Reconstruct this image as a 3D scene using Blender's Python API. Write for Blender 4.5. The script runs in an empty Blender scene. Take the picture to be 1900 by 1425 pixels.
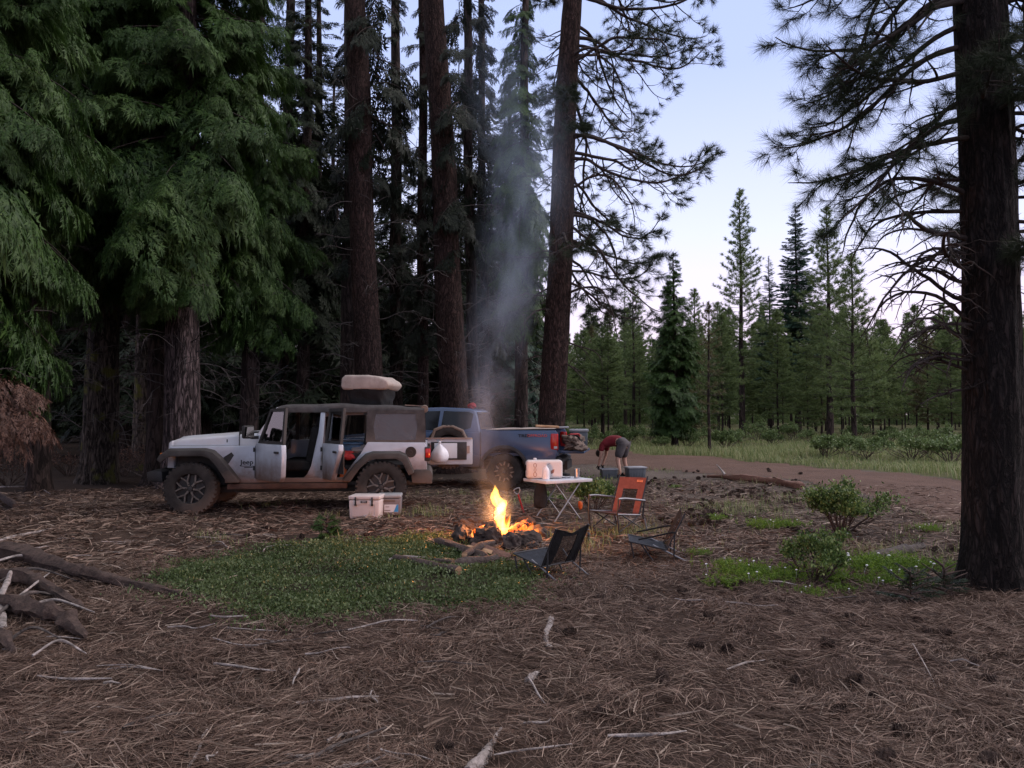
import bpy, bmesh, math, random
import numpy as np
from mathutils import Vector, Matrix, Euler
SC = bpy.context.scene
COL = SC.collection
RNG = np.random.default_rng(11)
RND = random.Random(5)
rad = math.radians

# ---------------------------------------------------------------- camera geometry
FPX, CXP, CYP, CAMZ = 1450.0, 950.0, 712.5, 1.6
PITCH = math.atan((768 - 712.5) / FPX)


def ray(px, py):
    u = (px - CXP) / FPX
    v = (CYP - py) / FPX
    return np.array([u, math.cos(PITCH) - v * math.sin(PITCH), math.sin(PITCH) + v * math.cos(PITCH)])


def at(px, py, Y):
    d = ray(px, py)
    return np.array([0, 0, CAMZ]) + d * (Y / d[1])


# ---------------------------------------------------------------- vector noise
def _h(ix, iy, s):
    n = (ix * 374761393 + iy * 668265263 + s * 974711) & 0x7fffffff
    n = ((n ^ (n >> 13)) * 1274126177) & 0x7fffffff
    return ((n ^ (n >> 16)) & 0xffff) / 32767.5 - 1.0


def vnoise(x, y, s=0):
    x = np.asarray(x, float); y = np.asarray(y, float)
    ix = np.floor(x).astype(np.int64); iy = np.floor(y).astype(np.int64)
    fx = x - ix; fy = y - iy
    fx = fx * fx * (3 - 2 * fx); fy = fy * fy * (3 - 2 * fy)
    a = _h(ix, iy, s); b = _h(ix + 1, iy, s); c = _h(ix, iy + 1, s); d = _h(ix + 1, iy + 1, s)
    return (a * (1 - fx) + b * fx) * (1 - fy) + (c * (1 - fx) + d * fx) * fy


def gh(x, y):
    """height of the forest floor"""
    r = np.sqrt(np.asarray(x, float) ** 2 + np.asarray(y, float) ** 2)
    n = 0.045 * vnoise(x * .45 + 3.3, y * .45, 1) + 0.028 * vnoise(x * 1.3, y * 1.3, 2)
    fine = np.clip(1 - (r - 9) / 12, 0, 1)
    n = n + fine * (0.020 * vnoise(np.asarray(x) * 3.7, np.asarray(y) * 3.7, 3) + 0.010 * vnoise(np.asarray(x) * 9, np.asarray(y) * 9, 4))
    return n


def gp(px, py, dz=0.0):
    d = ray(px, py); z = 0.0
    for _ in range(6):
        t = (z + dz - CAMZ) / d[2]
        p = d * t
        z = float(gh(p[0], p[1]))
    return Vector((p[0], p[1], z + dz))


def gz(x, y, dz=0.0):
    return Vector((x, y, float(gh(x, y)) + dz))


def nrm(v):
    v = np.asarray(v, float)
    return v / (np.linalg.norm(v, axis=-1, keepdims=True) + 1e-9)


# ---------------------------------------------------------------- objects
def tag(o, label=None, cat=None, group=None, kind=None):
    if label: o['label'] = label
    if cat: o['category'] = cat
    if group: o['group'] = group
    if kind: o['kind'] = kind
    return o


def thing(name, label, cat, loc=(0, 0, 0), rotz=0.0, group=None):
    o = bpy.data.objects.new(name, None)
    o.empty_display_size = .2
    COL.objects.link(o)
    o.location = loc
    o.rotation_euler = (0, 0, rotz)
    return tag(o, label, cat, group)


def link(name, me, parent=None, mat=None, loc=None, rot=None):
    o = bpy.data.objects.new(name, me)
    COL.objects.link(o)
    if mat is not None and len(me.materials) == 0: me.materials.append(mat)
    if parent is not None: o.parent = parent
    if loc is not None: o.location = loc
    if rot is not None: o.rotation_euler = rot
    return o


def copy_tree(o, parent=None):
    c = o.copy()
    COL.objects.link(c)
    if parent is not None: c.parent = parent
    for ch in list(o.children): copy_tree(ch, c)
    return c


def np_mesh(name, v, f, smooth=False):
    v = np.ascontiguousarray(v, dtype=np.float32); f = np.ascontiguousarray(f, dtype=np.int32)
    me = bpy.data.meshes.new(name)
    me.vertices.add(len(v)); me.vertices.foreach_set('co', v.ravel())
    m, k = f.shape
    me.loops.add(m * k); me.loops.foreach_set('vertex_index', f.ravel())
    me.polygons.add(m); me.polygons.foreach_set('loop_start', np.arange(0, m * k, k, dtype=np.int32))
    if smooth: me.polygons.foreach_set('use_smooth', np.ones(m, dtype=bool))
    me.update(calc_edges=True)
    return me


class Acc:
    """vertex / face arrays gathered into one mesh (all faces of one size)"""
    def __init__(self): self.v = []; self.f = []; self.n = 0
    def add(self, v, f):
        self.v.append(v); self.f.append(f + self.n); self.n += len(v)
    def tube(self, pts, radii, k=6):
        v, f = tube_np(np.asarray(pts, float), np.asarray(radii, float), k)
        self.add(v, f)
    def mesh(self, name, smooth=False):
        return np_mesh(name, np.concatenate(self.v), np.concatenate(self.f), smooth)


def tube_np(P, r, k=6):
    n = len(P)
    T = np.gradient(P, axis=0); T = nrm(T)
    ref = np.array([0, 0, 1.0]) if abs(T[:, 2]).mean() < .8 else np.array([1.0, 0, 0])
    A = nrm(np.cross(T, ref)); B = np.cross(T, A)
    ang = np.arange(k) * 2 * np.pi / k
    ca, sa = np.cos(ang), np.sin(ang)
    V = P[:, None, :] + (A[:, None, :] * ca[None, :, None] + B[:, None, :] * sa[None, :, None]) * r[:, None, None]
    V = V.reshape(-1, 3)
    i = np.arange(n - 1)[:, None] * k; j = np.arange(k)[None, :]; j2 = (j + 1) % k
    f = np.stack([i + j, i + j2, i + k + j2, i + k + j], -1).reshape(-1, 4)
    return V, f


class MB:
    """small hand-built meshes"""
    def __init__(self): self.bm = bmesh.new()
    def _mv(self, vs, M):
        for v in vs: v.co = M @ v.co
    def box(self, c, s, rot=None, taper=None):
        r = bmesh.ops.create_cube(self.bm, size=1.0)['verts']
        for v in r:
            if taper and v.co.z > 0: v.co.x *= taper[0]; v.co.y *= taper[1]
            v.co = Vector((v.co.x * s[0], v.co.y * s[1], v.co.z * s[2]))
        M = Matrix.Translation(c)
        if rot: M = M @ Euler(rot).to_matrix().to_4x4()
        self._mv(r, M); return self
    def cyl(self, p0, p1, r0, r1=None, k=16, caps=True):
        p0 = Vector(p0); p1 = Vector(p1); r1 = r0 if r1 is None else r1
        L = (p1 - p0).length
        r = bmesh.ops.create_cone(self.bm, cap_ends=caps, segments=k, radius1=max(r0, 1e-4), radius2=max(r1, 1e-4), depth=L)['verts']
        q = (p1 - p0).to_track_quat('Z', 'Y')
        self._mv(r, Matrix.Translation((p0 + p1) / 2) @ q.to_matrix().to_4x4()); return self
    def tube(self, pts, r, k=8, smooth_n=0):
        P = np.array([list(p) for p in pts], float)
        if smooth_n: P = catmull(P, smooth_n)
        rr = np.full(len(P), r) if np.isscalar(r) else np.interp(np.linspace(0, 1, len(P)), np.linspace(0, 1, len(r)), r)
        v, f = tube_np(P, rr, k)
        bv = [self.bm.verts.new(x) for x in v]
        for q in f: self.bm.faces.new([bv[i] for i in q])
        self.bm.faces.new(bv[:k][::-1]); self.bm.faces.new(bv[-k:]); return self
    def prism(self, poly, d0, d1, axis='y', f=None):
        """2-D outline (x,z) pushed from y=d0 to y=d1; f(x,z,y) may move points"""
        a = []; b = []
        for (x, z) in poly:
            for lst, d in ((a, d0), (b, d1)):
                co = (x, d, z) if axis == 'y' else ((d, x, z) if axis == 'x' else (x, z, d))
                if f: co = f(*co)
                lst.append(self.bm.verts.new(co))
        n = len(poly)
        fs = [self.bm.faces.new(a), self.bm.faces.new(b[::-1])]
        for i in range(n): fs.append(self.bm.faces.new((a[i], b[i], b[(i + 1) % n], a[(i + 1) % n])))
        bmesh.ops.recalc_face_normals(self.bm, faces=fs)
        return self
    def ring(self, outer, inner, d0, d1, f=None):
        """frame between two outlines with the same number of points"""
        n = len(outer)
        def mk(poly, d):
            return [self.bm.verts.new(f(x, d, z) if f else (x, d, z)) for (x, z) in poly]
        o0, o1, i0, i1 = mk(outer, d0), mk(outer, d1), mk(inner, d0), mk(inner, d1)
        fs = []
        for i in range(n):
            j = (i + 1) % n
            fs += [self.bm.faces.new((o0[i], o0[j], i0[j], i0[i])), self.bm.faces.new((o1[j], o1[i], i1[i], i1[j])),
                   self.bm.faces.new((o0[j], o0[i], o1[i], o1[j])), self.bm.faces.new((i0[i], i0[j], i1[j], i1[i]))]
        bmesh.ops.recalc_face_normals(self.bm, faces=fs)
        return self
    def lathe(self, prof, c=(0, 0, 0), k=20, axis='z', caps=True):
        """profile (r, h) spun about an axis"""
        rings = []
        for (r, h) in prof:
            row = []
            for i in range(k):
                a = 2 * math.pi * i / k
                x, y = r * math.cos(a), r * math.sin(a)
                co = {'z': (x, y, h), 'y': (x, h, y), 'x': (h, x, y)}[axis]
                row.append(self.bm.verts.new(Vector(co) + Vector(c)))
            rings.append(row)
        fs = []
        for a, b in zip(rings, rings[1:]):
            for i in range(k): fs.append(self.bm.faces.new((a[i], a[(i + 1) % k], b[(i + 1) % k], b[i])))
        if caps and prof[0][0] > .002: fs.append(self.bm.faces.new(rings[0][::-1]))
        if caps and prof[-1][0] > .002: fs.append(self.bm.faces.new(rings[-1]))
        bmesh.ops.recalc_face_normals(self.bm, faces=fs)
        return self
    def grid(self, fn, nu, nv):
        vs = [[self.bm.verts.new(fn(i / nu, j / nv)) for j in range(nv + 1)] for i in range(nu + 1)]
        for i in range(nu):
            for j in range(nv): self.bm.faces.new((vs[i][j], vs[i + 1][j], vs[i + 1][j + 1], vs[i][j + 1]))
        return self
    def blob(self, c, s, amp=.1, sub=3, seed=0, freq=1.0, rot=None, flat=0.0):
        from mathutils import noise as mn
        r = bmesh.ops.create_icosphere(self.bm, subdivisions=sub, radius=1.0)['verts']
        for v in r:
            p = v.co.copy()
            k = 1 + amp * mn.noise(p * freq * 1.3 + Vector((seed * 3.1, seed * 7.7, seed))) + amp * .5 * mn.noise(p * freq * 3.1 + Vector((seed, 0, seed * 5)))
            if flat: # planar facets: snap toward a few planes
                k *= 1 - flat * abs(mn.noise(p * .9 + Vector((seed * 2, 1, 4))))
            v.co = Vector((p.x * k * s[0], p.y * k * s[1], p.z * k * s[2]))
        M = Matrix.Translation(c)
        if rot: M = M @ Euler(rot).to_matrix().to_4x4()
        self._mv(r, M); return self
    def bevel(self, w, seg=2, ang=35):
        self.bm.normal_update()
        es = [e for e in self.bm.edges if len(e.link_faces) == 2 and e.calc_face_angle(0) > rad(ang)]
        bmesh.ops.bevel(self.bm, geom=es, offset=w, segments=seg, profile=.5, affect='EDGES', clamp_overlap=True)
        return self
    def build(self, name, mat, parent=None, smooth=40, loc=None, rot=None):
        self.bm.normal_update()
        me = bpy.data.meshes.new(name); self.bm.to_mesh(me); self.bm.free()
        if smooth:
            me.polygons.foreach_set('use_smooth', np.ones(len(me.polygons), dtype=bool))
            me.set_sharp_from_angle(angle=rad(smooth))
        return link(name, me, parent, mat, loc, rot)


def catmull(P, m):
    P = np.asarray(P, float)
    Q = np.vstack([2 * P[0] - P[1], P, 2 * P[-1] - P[-2]])
    out = []
    for i in range(1, len(Q) - 2):
        p0, p1, p2, p3 = Q[i - 1], Q[i], Q[i + 1], Q[i + 2]
        for t in np.arange(m) / m:
            out.append(.5 * ((2 * p1) + (-p0 + p2) * t + (2 * p0 - 5 * p1 + 4 * p2 - p3) * t * t + (-p0 + 3 * p1 - 3 * p2 + p3) * t ** 3))
    out.append(P[-1])
    return np.array(out)


def text_mesh(name, s, size, mat, parent, loc, rot, ext=.002, shear=0, sx=1):
    cu = bpy.data.curves.new(name, 'FONT'); cu.body = s; cu.size = size; cu.extrude = ext; cu.shear = shear
    cu.align_x = 'CENTER'; cu.align_y = 'CENTER'; cu.offset = size * .012
    to = bpy.data.objects.new('tmp', cu); COL.objects.link(to)
    dg = bpy.context.evaluated_depsgraph_get()
    me = bpy.data.meshes.new_from_object(to.evaluated_get(dg))
    bpy.data.objects.remove(to); bpy.data.curves.remove(cu)
    me.name = name
    o = link(name, me, parent, mat, loc, rot)
    o.scale = (sx, 1, 1)
    return o


# ---------------------------------------------------------------- materials
def _nt(name):
    m = bpy.data.materials.new(name); m.use_nodes = True
    nt = m.node_tree; nt.nodes.clear()
    out = nt.nodes.new('ShaderNodeOutputMaterial')
    return m, nt, out


def N(nt, t, **kw):
    n = nt.nodes.new(t)
    for k, v in kw.items():
        if k.startswith('_'): setattr(n, k[1:], v)
        else:
            n.inputs[int(k[1:]) if k[0] == 'i' and k[1:].isdigit() else k.replace('__', ' ')].default_value = v
    return n


def ramp(nt, fac, stops):
    r = nt.nodes.new('ShaderNodeValToRGB')
    els = r.color_ramp.elements
    while len(els) < len(stops): els.new(.5)
    for e, (p, c) in zip(els, stops):
        e.position = p; e.color = (*c, 1) if len(c) == 3 else c
    nt.links.new(fac, r.inputs[0])
    return r.outputs[0]


def c3(c, k=1.0): return tuple(min(1, x * k) for x in c)


def pm(name, col, rough=.7, var=.25, scale=6.0, bump=.15, metal=0.0, col2=None, spec=.4, stretch=None, bscale=None, dirt=None):
    """principled surface with noise in colour and relief. dirt = (colour, z of full dirt, z of none)"""
    m, nt, out = _nt(name); L = nt.links.new
    tc = N(nt, 'ShaderNodeTexCoord'); vec = tc.outputs['Object']
    if stretch:
        mp = N(nt, 'ShaderNodeMapping', Scale=stretch); L(vec, mp.inputs[0]); vec = mp.outputs[0]
    nz = N(nt, 'ShaderNodeTexNoise', Scale=scale, Detail=8.0, Roughness=.65); L(vec, nz.inputs['Vector'])
    b = N(nt, 'ShaderNodeBsdfPrincipled', Metallic=metal, Roughness=rough)
    b.inputs['Specular IOR Level'].default_value = spec
    c2 = col2 or c3(col, 1 - var * 1.6)
    c = ramp(nt, nz.outputs['Fac'], [(.34, c2), (.66, c3(col, 1 + var * .4))])
    if dirt:
        sx = N(nt, 'ShaderNodeSeparateXYZ'); L(tc.outputs['Object'], sx.inputs[0])
        mr = N(nt, 'ShaderNodeMapRange'); L(sx.outputs['Z'], mr.inputs[0])
        mr.inputs[1].default_value = dirt[1]; mr.inputs[2].default_value = dirt[2]
        mr.inputs[3].default_value = 1.0; mr.inputs[4].default_value = 0.0
        n2 = N(nt, 'ShaderNodeTexNoise', Scale=3.5, Detail=9.0, Roughness=.7); L(tc.outputs['Object'], n2.inputs['Vector'])
        ad = N(nt, 'ShaderNodeMath', _operation='ADD'); L(mr.outputs[0], ad.inputs[0]); L(n2.outputs['Fac'], ad.inputs[1])
        d2 = N(nt, 'ShaderNodeMapRange'); L(ad.outputs[0], d2.inputs[0]); d2.inputs[1].default_value = .62; d2.inputs[2].default_value = 1.25; d2.inputs[4].default_value = .95
        mx = N(nt, 'ShaderNodeMixRGB'); L(d2.outputs[0], mx.inputs[0]); L(c, mx.inputs[1]); mx.inputs[2].default_value = (*dirt[0], 1); c = mx.outputs[0]
        rr = N(nt, 'ShaderNodeMapRange'); L(d2.outputs[0], rr.inputs[0]); rr.inputs[3].default_value = rough; rr.inputs[4].default_value = .9
        L(rr.outputs[0], b.inputs['Roughness'])
    L(c, b.inputs['Base Color'])
    if bump:
        n3 = N(nt, 'ShaderNodeTexNoise', Scale=bscale or scale * 3, Detail=6.0); L(vec, n3.inputs['Vector'])
        bp = N(nt, 'ShaderNodeBump', Strength=bump, Distance=.02); L(n3.outputs['Fac'], bp.inputs['Height']); L(bp.outputs[0], b.inputs['Normal'])
    L(b.outputs[0], out.inputs[0])
    return m


def leafm(name, cols, trans=.25, rough=.55, patch=None, spec=.3):
    """foliage: colour picked per leaf, light shining through"""
    m, nt, out = _nt(name); L = nt.links.new
    g = N(nt, 'ShaderNodeNewGeometry')
    fac = g.outputs['Random Per Island']
    if patch:
        tc = N(nt, 'ShaderNodeTexCoord')
        nz = N(nt, 'ShaderNodeTexNoise', Scale=patch, Detail=4.0); L(tc.outputs['Object'], nz.inputs['Vector'])
        mr = N(nt, 'ShaderNodeMapRange'); L(nz.outputs['Fac'], mr.inputs[0]); mr.inputs[1].default_value = .3; mr.inputs[2].default_value = .7
        mx = N(nt, 'ShaderNodeMath', _operation='MULTIPLY'); L(fac, mx.inputs[0]); mx.inputs[1].default_value = .5
        my = N(nt, 'ShaderNodeMath', _operation='MULTIPLY_ADD'); L(mr.outputs[0], my.inputs[0]); my.inputs[1].default_value = .5; L(mx.outputs[0], my.inputs[2])
        fac = my.outputs[0]
    n = len(cols)
    c = ramp(nt, fac, [(i / max(1, n - 1), q) for i, q in enumerate(cols)])
    b = N(nt, 'ShaderNodeBsdfPrincipled', Roughness=rough); b.inputs['Specular IOR Level'].default_value = spec
    L(c, b.inputs['Base Color'])
    if trans:
        t = N(nt, 'ShaderNodeBsdfTranslucent'); L(c, t.inputs[0])
        mx = N(nt, 'ShaderNodeMixShader'); mx.inputs[0].default_value = trans
        L(b.outputs[0], mx.inputs[1]); L(t.outputs[0], mx.inputs[2]); L(mx.outputs[0], out.inputs[0])
    else: L(b.outputs[0], out.inputs[0])
    return m


def barkm(name, crack, plate, plate2, sc=9.0, zs=.22, bump=.9, moss=None):
    m, nt, out = _nt(name); L = nt.links.new
    tc = N(nt, 'ShaderNodeTexCoord')
    mp = N(nt, 'ShaderNodeMapping', Scale=(1, 1, zs)); L(tc.outputs['Object'], mp.inputs[0])
    wn = N(nt, 'ShaderNodeTexNoise', Scale=6.0, Detail=4.0); L(mp.outputs[0], wn.inputs['Vector'])
    wm = N(nt, 'ShaderNodeVectorMath', _operation='MULTIPLY_ADD'); L(wn.outputs['Color'], wm.inputs[0]); wm.inputs[1].default_value = (.22, .22, .22); L(mp.outputs[0], wm.inputs[2])
    vo = N(nt, 'ShaderNodeTexVoronoi', _feature='DISTANCE_TO_EDGE', Scale=sc); L(wm.outputs[0], vo.inputs['Vector'])
    nz = N(nt, 'ShaderNodeTexNoise', Scale=26.0, Detail=8.0, Roughness=.7); L(mp.outputs[0], nz.inputs['Vector'])
    big = N(nt, 'ShaderNodeTexNoise', Scale=2.2, Detail=3.0); L(tc.outputs['Object'], big.inputs['Vector'])
    e0 = N(nt, 'ShaderNodeMapRange'); L(vo.outputs['Distance'], e0.inputs[0]); e0.inputs[2].default_value = .22; e0.inputs[3].default_value = .35
    rn = N(nt, 'ShaderNodeTexNoise', Scale=sc * .75, Detail=5.0, Roughness=.6, Distortion=.7); L(mp.outputs[0], rn.inputs['Vector'])
    r1 = N(nt, 'ShaderNodeMath', _operation='SUBTRACT'); L(rn.outputs['Fac'], r1.inputs[0]); r1.inputs[1].default_value = .5
    r2 = N(nt, 'ShaderNodeMath', _operation='ABSOLUTE'); L(r1.outputs[0], r2.inputs[0])
    r3 = N(nt, 'ShaderNodeMapRange'); L(r2.outputs[0], r3.inputs[0]); r3.inputs[1].default_value = .005; r3.inputs[2].default_value = .075
    e = N(nt, 'ShaderNodeMath', _operation='MULTIPLY'); L(e0.outputs[0], e.inputs[0]); L(r3.outputs[0], e.inputs[1])
    pc = ramp(nt, nz.outputs['Fac'], [(.3, plate2), (.7, plate)])
    mx = N(nt, 'ShaderNodeMixRGB'); L(e.outputs[0], mx.inputs[0]); mx.inputs[1].default_value = (*crack, 1); L(pc, mx.inputs[2])
    c = mx.outputs[0]
    if moss:
        mr = N(nt, 'ShaderNodeMapRange'); L(big.outputs['Fac'], mr.inputs[0]); mr.inputs[1].default_value = .56; mr.inputs[2].default_value = .66
        mm = N(nt, 'ShaderNodeMixRGB'); L(mr.outputs[0], mm.inputs[0]); L(c, mm.inputs[1]); mm.inputs[2].default_value = (*moss, 1); c = mm.outputs[0]
    b = N(nt, 'ShaderNodeBsdfPrincipled', Roughness=.9); b.inputs['Specular IOR Level'].default_value = .15
    L(c, b.inputs['Base Color'])
    h = N(nt, 'ShaderNodeMath', _operation='MULTIPLY_ADD'); L(nz.outputs['Fac'], h.inputs[0]); h.inputs[1].default_value = .35; L(e.outputs[0], h.inputs[2])
    bp = N(nt, 'ShaderNodeBump', Strength=bump, Distance=.03); L(h.outputs[0], bp.inputs['Height']); L(bp.outputs[0], b.inputs['Normal'])
    L(b.outputs[0], out.inputs[0])
    return m


def glassm(name, tint=(.25, .27, .28), refl=.15, body=None, mixbody=.0):
    m, nt, out = _nt(name); L = nt.links.new
    t = N(nt, 'ShaderNodeBsdfTransparent', Color=(*tint, 1))
    g = N(nt, 'ShaderNodeBsdfGlossy', Roughness=.03, Color=(.9, .9, .9, 1))
    fr = N(nt, 'ShaderNodeFresnel', IOR=1.5)
    mx = N(nt, 'ShaderNodeMixShader')
    ad = N(nt, 'ShaderNodeMath', _operation='ADD'); L(fr.outputs[0], ad.inputs[0]); ad.inputs[1].default_value = refl * .3
    L(ad.outputs[0], mx.inputs[0]); L(t.outputs[0], mx.inputs[1]); L(g.outputs[0], mx.inputs[2])
    s = mx.outputs[0]
    if body:
        d = N(nt, 'ShaderNodeBsdfDiffuse', Color=(*body, 1)); m2 = N(nt, 'ShaderNodeMixShader')
        tc = N(nt, 'ShaderNodeTexCoord'); nz = N(nt, 'ShaderNodeTexNoise', Scale=5.0, Detail=6.0); L(tc.outputs['Object'], nz.inputs['Vector'])
        mr = N(nt, 'ShaderNodeMapRange'); L(nz.outputs['Fac'], mr.inputs[0]); mr.inputs[1].default_value = .3; mr.inputs[2].default_value = .7
        mr.inputs[3].default_value = mixbody * .7; mr.inputs[4].default_value = min(1, mixbody * 1.25)
        L(mr.outputs[0], m2.inputs[0]); L(s, m2.inputs[1]); L(d.outputs[0], m2.inputs[2]); s = m2.outputs[0]
    L(s, out.inputs[0])
    return m
EXPOSURE = 0.85
# ================================================================ materials
M = {}
M['white_paint'] = pm('white paint with dried mud', (.47, .52, .60), rough=.28, var=.06, scale=2.5, bump=.0, col2=(.39, .43, .50), dirt=((.17, .11, .085), .42, 1.0))
M['white_clean'] = pm('white paint', (.52, .56, .63), rough=.3, var=.08, scale=3, bump=0, col2=(.5, .5, .52))
M['blue_paint'] = pm('slate blue paint', (.062, .100, .185), rough=.26, var=.1, scale=2, bump=0, dirt=((.12, .09, .08), .3, .8))
M['black_plastic'] = pm('black plastic', (.028, .028, .03), rough=.55, var=.3, scale=7, bump=.15)
M['dusty_plastic'] = pm('dusty fender plastic', (.055, .051, .05), rough=.7, var=.3, scale=4, bump=.2, dirt=((.15, .11, .09), .25, .80))
M['tyre'] = pm('dusty tyre rubber', (.034, .031, .03), rough=.85, var=.4, scale=5, bump=.3, dirt=((.13, .095, .075), -.5, -.05))
M['rim_dark'] = pm('dark rim', (.03, .03, .032), rough=.45, var=.2, bump=0)
M['rim_metal'] = pm('machined rim', (.17, .165, .16), rough=.35, var=.15, bump=0, metal=.7)
M['mud_rail'] = pm('muddy sill', (.10, .055, .04), rough=.85, var=.4, scale=6, bump=.3, col2=(.06, .035, .028))
M['soft_top'] = pm('faded black canvas', (.062, .058, .06), rough=.85, var=.3, scale=9, bump=.25, dirt=((.12, .10, .092), .9, 1.4))
M['dark_cloth'] = pm('dark cloth', (.011, .011, .013), rough=.9, var=.4, scale=12, bump=.3)
M['navy_cloth'] = pm('navy seat cloth', (.020, .024, .036), rough=.8, var=.3, scale=16, bump=.25)
M['black_mesh'] = glassm('black mesh net', (.55, .5, .47), 0, body=(.03, .028, .028), mixbody=.55)
M['glass'] = glassm('window glass', (.5, .53, .52), .2)
M['dark_glass'] = glassm('tinted glass', (.10, .11, .12), .25)
M['vinyl'] = glassm('dusty vinyl window', (.5, .48, .48), .1, body=(.11, .095, .10), mixbody=.5)
M['mirror'] = pm('mirror glass', (.8, .85, .8), rough=.03, var=.02, bump=0, metal=1)
M['red_lens'] = pm('red lamp lens', (.5, .015, .012), rough=.2, var=.1, bump=0, spec=.6)
M['amber_lens'] = pm('amber lamp lens', (.42, .12, .02), rough=.2, var=.1, bump=0)
M['headlamp'] = pm('lamp glass', (.5, .52, .55), rough=.1, var=.1, bump=0)
M['steel'] = pm('steel tube', (.42, .42, .44), rough=.38, var=.1, bump=0, metal=.85)
M['steel_dark'] = pm('black steel tube', (.045, .045, .05), rough=.4, var=.1, bump=0, metal=.4)
M['grey_tube'] = pm('worn grey tube', (.23, .23, .25), rough=.4, var=.15, bump=0, metal=.5)
M['tan_canvas'] = pm('tan canvas', (.42, .36, .33), rough=.85, var=.15, scale=5, bump=.3)
M['tan_dark'] = pm('dusty brown canvas', (.2, .155, .13), rough=.9, var=.2, scale=5, bump=.3)
M['cooler_white'] = pm('cream plastic', (.58, .52, .51), rough=.5, var=.08, scale=4, bump=.05)
M['cooler_grey'] = pm('grey plastic', (.19, .165, .17), rough=.55, var=.12, scale=4, bump=.08)
M['tote_grey'] = pm('slate grey plastic', (.1, .115, .13), rough=.5, var=.12, scale=4, bump=.05)
M['lid_grey'] = pm('pale grey lid', (.3, .31, .33), rough=.5, var=.12, scale=4, bump=.05)
M['blue_plastic'] = pm('blue plastic', (.035, .10, .2), rough=.5, var=.2, scale=5, bump=.1)
M['label_white'] = pm('printed label', (.6, .62, .66), rough=.4, var=.04, bump=0)
M['label_blue'] = pm('blue print', (.04, .26, .55), rough=.4, var=.05, bump=0)
M['orange_cloth'] = pm('rust orange cloth', (.215, .07, .056), rough=.85, var=.15, scale=14, bump=.2)
M['orange_bright'] = pm('orange plastic', (.7, .14, .03), rough=.5, var=.1, bump=0)
M['orange_print'] = pm('orange print', (.75, .25, .12), rough=.6, var=.05, bump=0)
M['red_cloth'] = pm('red cloth', (.36, .03, .035), rough=.85, var=.25, scale=9, bump=.3)
M['shirt'] = pm('crimson shirt', (.19, .014, .022), rough=.85, var=.25, scale=8, bump=.3)
M['shorts'] = pm('grey shorts', (.075, .065, .068), rough=.85, var=.2, scale=12, bump=.3)
M['skin'] = pm('skin', (.48, .28, .21), rough=.55, var=.08, scale=6, bump=.04)
M['hair'] = pm('dark hair', (.03, .02, .015), rough=.7, var=.3, scale=30, bump=.4)
M['bag_white'] = pm('white bag film', (.72, .74, .8), rough=.4, var=.08, scale=5, bump=.4, bscale=9)
M['jug'] = pm('milky plastic', (.62, .57, .56), rough=.4, var=.06, scale=4, bump=.03)
M['stain'] = pm('brown print', (.3, .13, .09), rough=.6, var=.3, scale=20, bump=0)
M['wood_red'] = pm('weathered red wood', (.19, .10, .072), rough=.85, var=.4, scale=7, bump=.4, stretch=(1, 8, 8), col2=(.09, .05, .04))
M['wood_cut'] = pm('split wood', (.5, .32, .19), rough=.8, var=.3, scale=6, bump=.3, stretch=(1, 7, 7), col2=(.28, .15, .08))
M['wood_pale'] = pm('bleached wood', (.38, .335, .32), rough=.85, var=.3, scale=16, bump=.6, stretch=(1, 1, 1), col2=(.13, .11, .10))
M['wood_grey'] = pm('weathered grey wood', (.105, .088, .082), rough=.9, var=.4, scale=12, bump=.8, col2=(.03, .024, .022))
M['wood_dark'] = pm('rotten dark wood', (.078, .052, .043), rough=.95, var=.5, scale=12, bump=.8, col2=(.03, .02, .017))
M['log_bark'] = pm('log bark', (.085, .064, .058), rough=.95, var=.5, scale=16, bump=.9, col2=(.04, .028, .024))
M['rock'] = pm('lava rock', (.065, .048, .043), rough=.9, var=.4, scale=6, bump=.9, col2=(.022, .016, .015))
M['ash'] = pm('ash', (.16, .13, .12), rough=.95, var=.5, scale=14, bump=.7, col2=(.04, .03, .028))
M['char'] = pm('charred wood', (.02, .015, .013), rough=.9, var=.5, scale=12, bump=.8)
M['cone'] = pm('pine cone scales', (.11, .074, .058), rough=.85, var=.5, scale=30, bump=.3, col2=(.025, .016, .013))
M['fir_leaf'] = leafm('fir needles', [(.011, .029, .009), (.028, .066, .014), (.052, .106, .022), (.088, .155, .034)], trans=.25, patch=.55)
M['fir_leaf_dark'] = leafm('shaded old fir needles', [(.012, .020, .011), (.024, .038, .018), (.038, .056, .026)], trans=.2, patch=.4)  # shade of the woods put into the needle colour; seedlings share it
M['fir_leaf_shade'] = leafm('shaded sparse needles', [(.006, .010, .006), (.012, .019, .010), (.020, .030, .015)], trans=.15)  # fir needles darkened further: deep shade behind the vehicles is in the colour
M['fir_leaf_blue'] = leafm('blue green fir needles', [(.028, .060, .042), (.052, .10, .068), (.08, .14, .09)], trans=.2, patch=.6)
M['pine_needle'] = leafm('long pine needles', [(.012, .020, .010), (.022, .036, .016), (.034, .052, .022)], trans=.15)
M['pine_young'] = leafm('young pine needles', [(.075, .115, .045), (.135, .19, .07), (.21, .265, .095)], trans=.35, patch=.5)
M['pine_yellow'] = leafm('yellowing pine needles', [(.07, .075, .03), (.11, .10, .045), (.15, .12, .055)], trans=.25, patch=.5)
M['dead_needle'] = leafm('rusty dead needles', [(.05, .025, .019), (.10, .052, .038), (.16, .085, .06)], trans=.15)
M['shrub_leaf'] = leafm('glossy shrub leaves', [(.035, .070, .02), (.075, .13, .036), (.13, .20, .05), (.27, .33, .12)], trans=.25, rough=.4)
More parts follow.
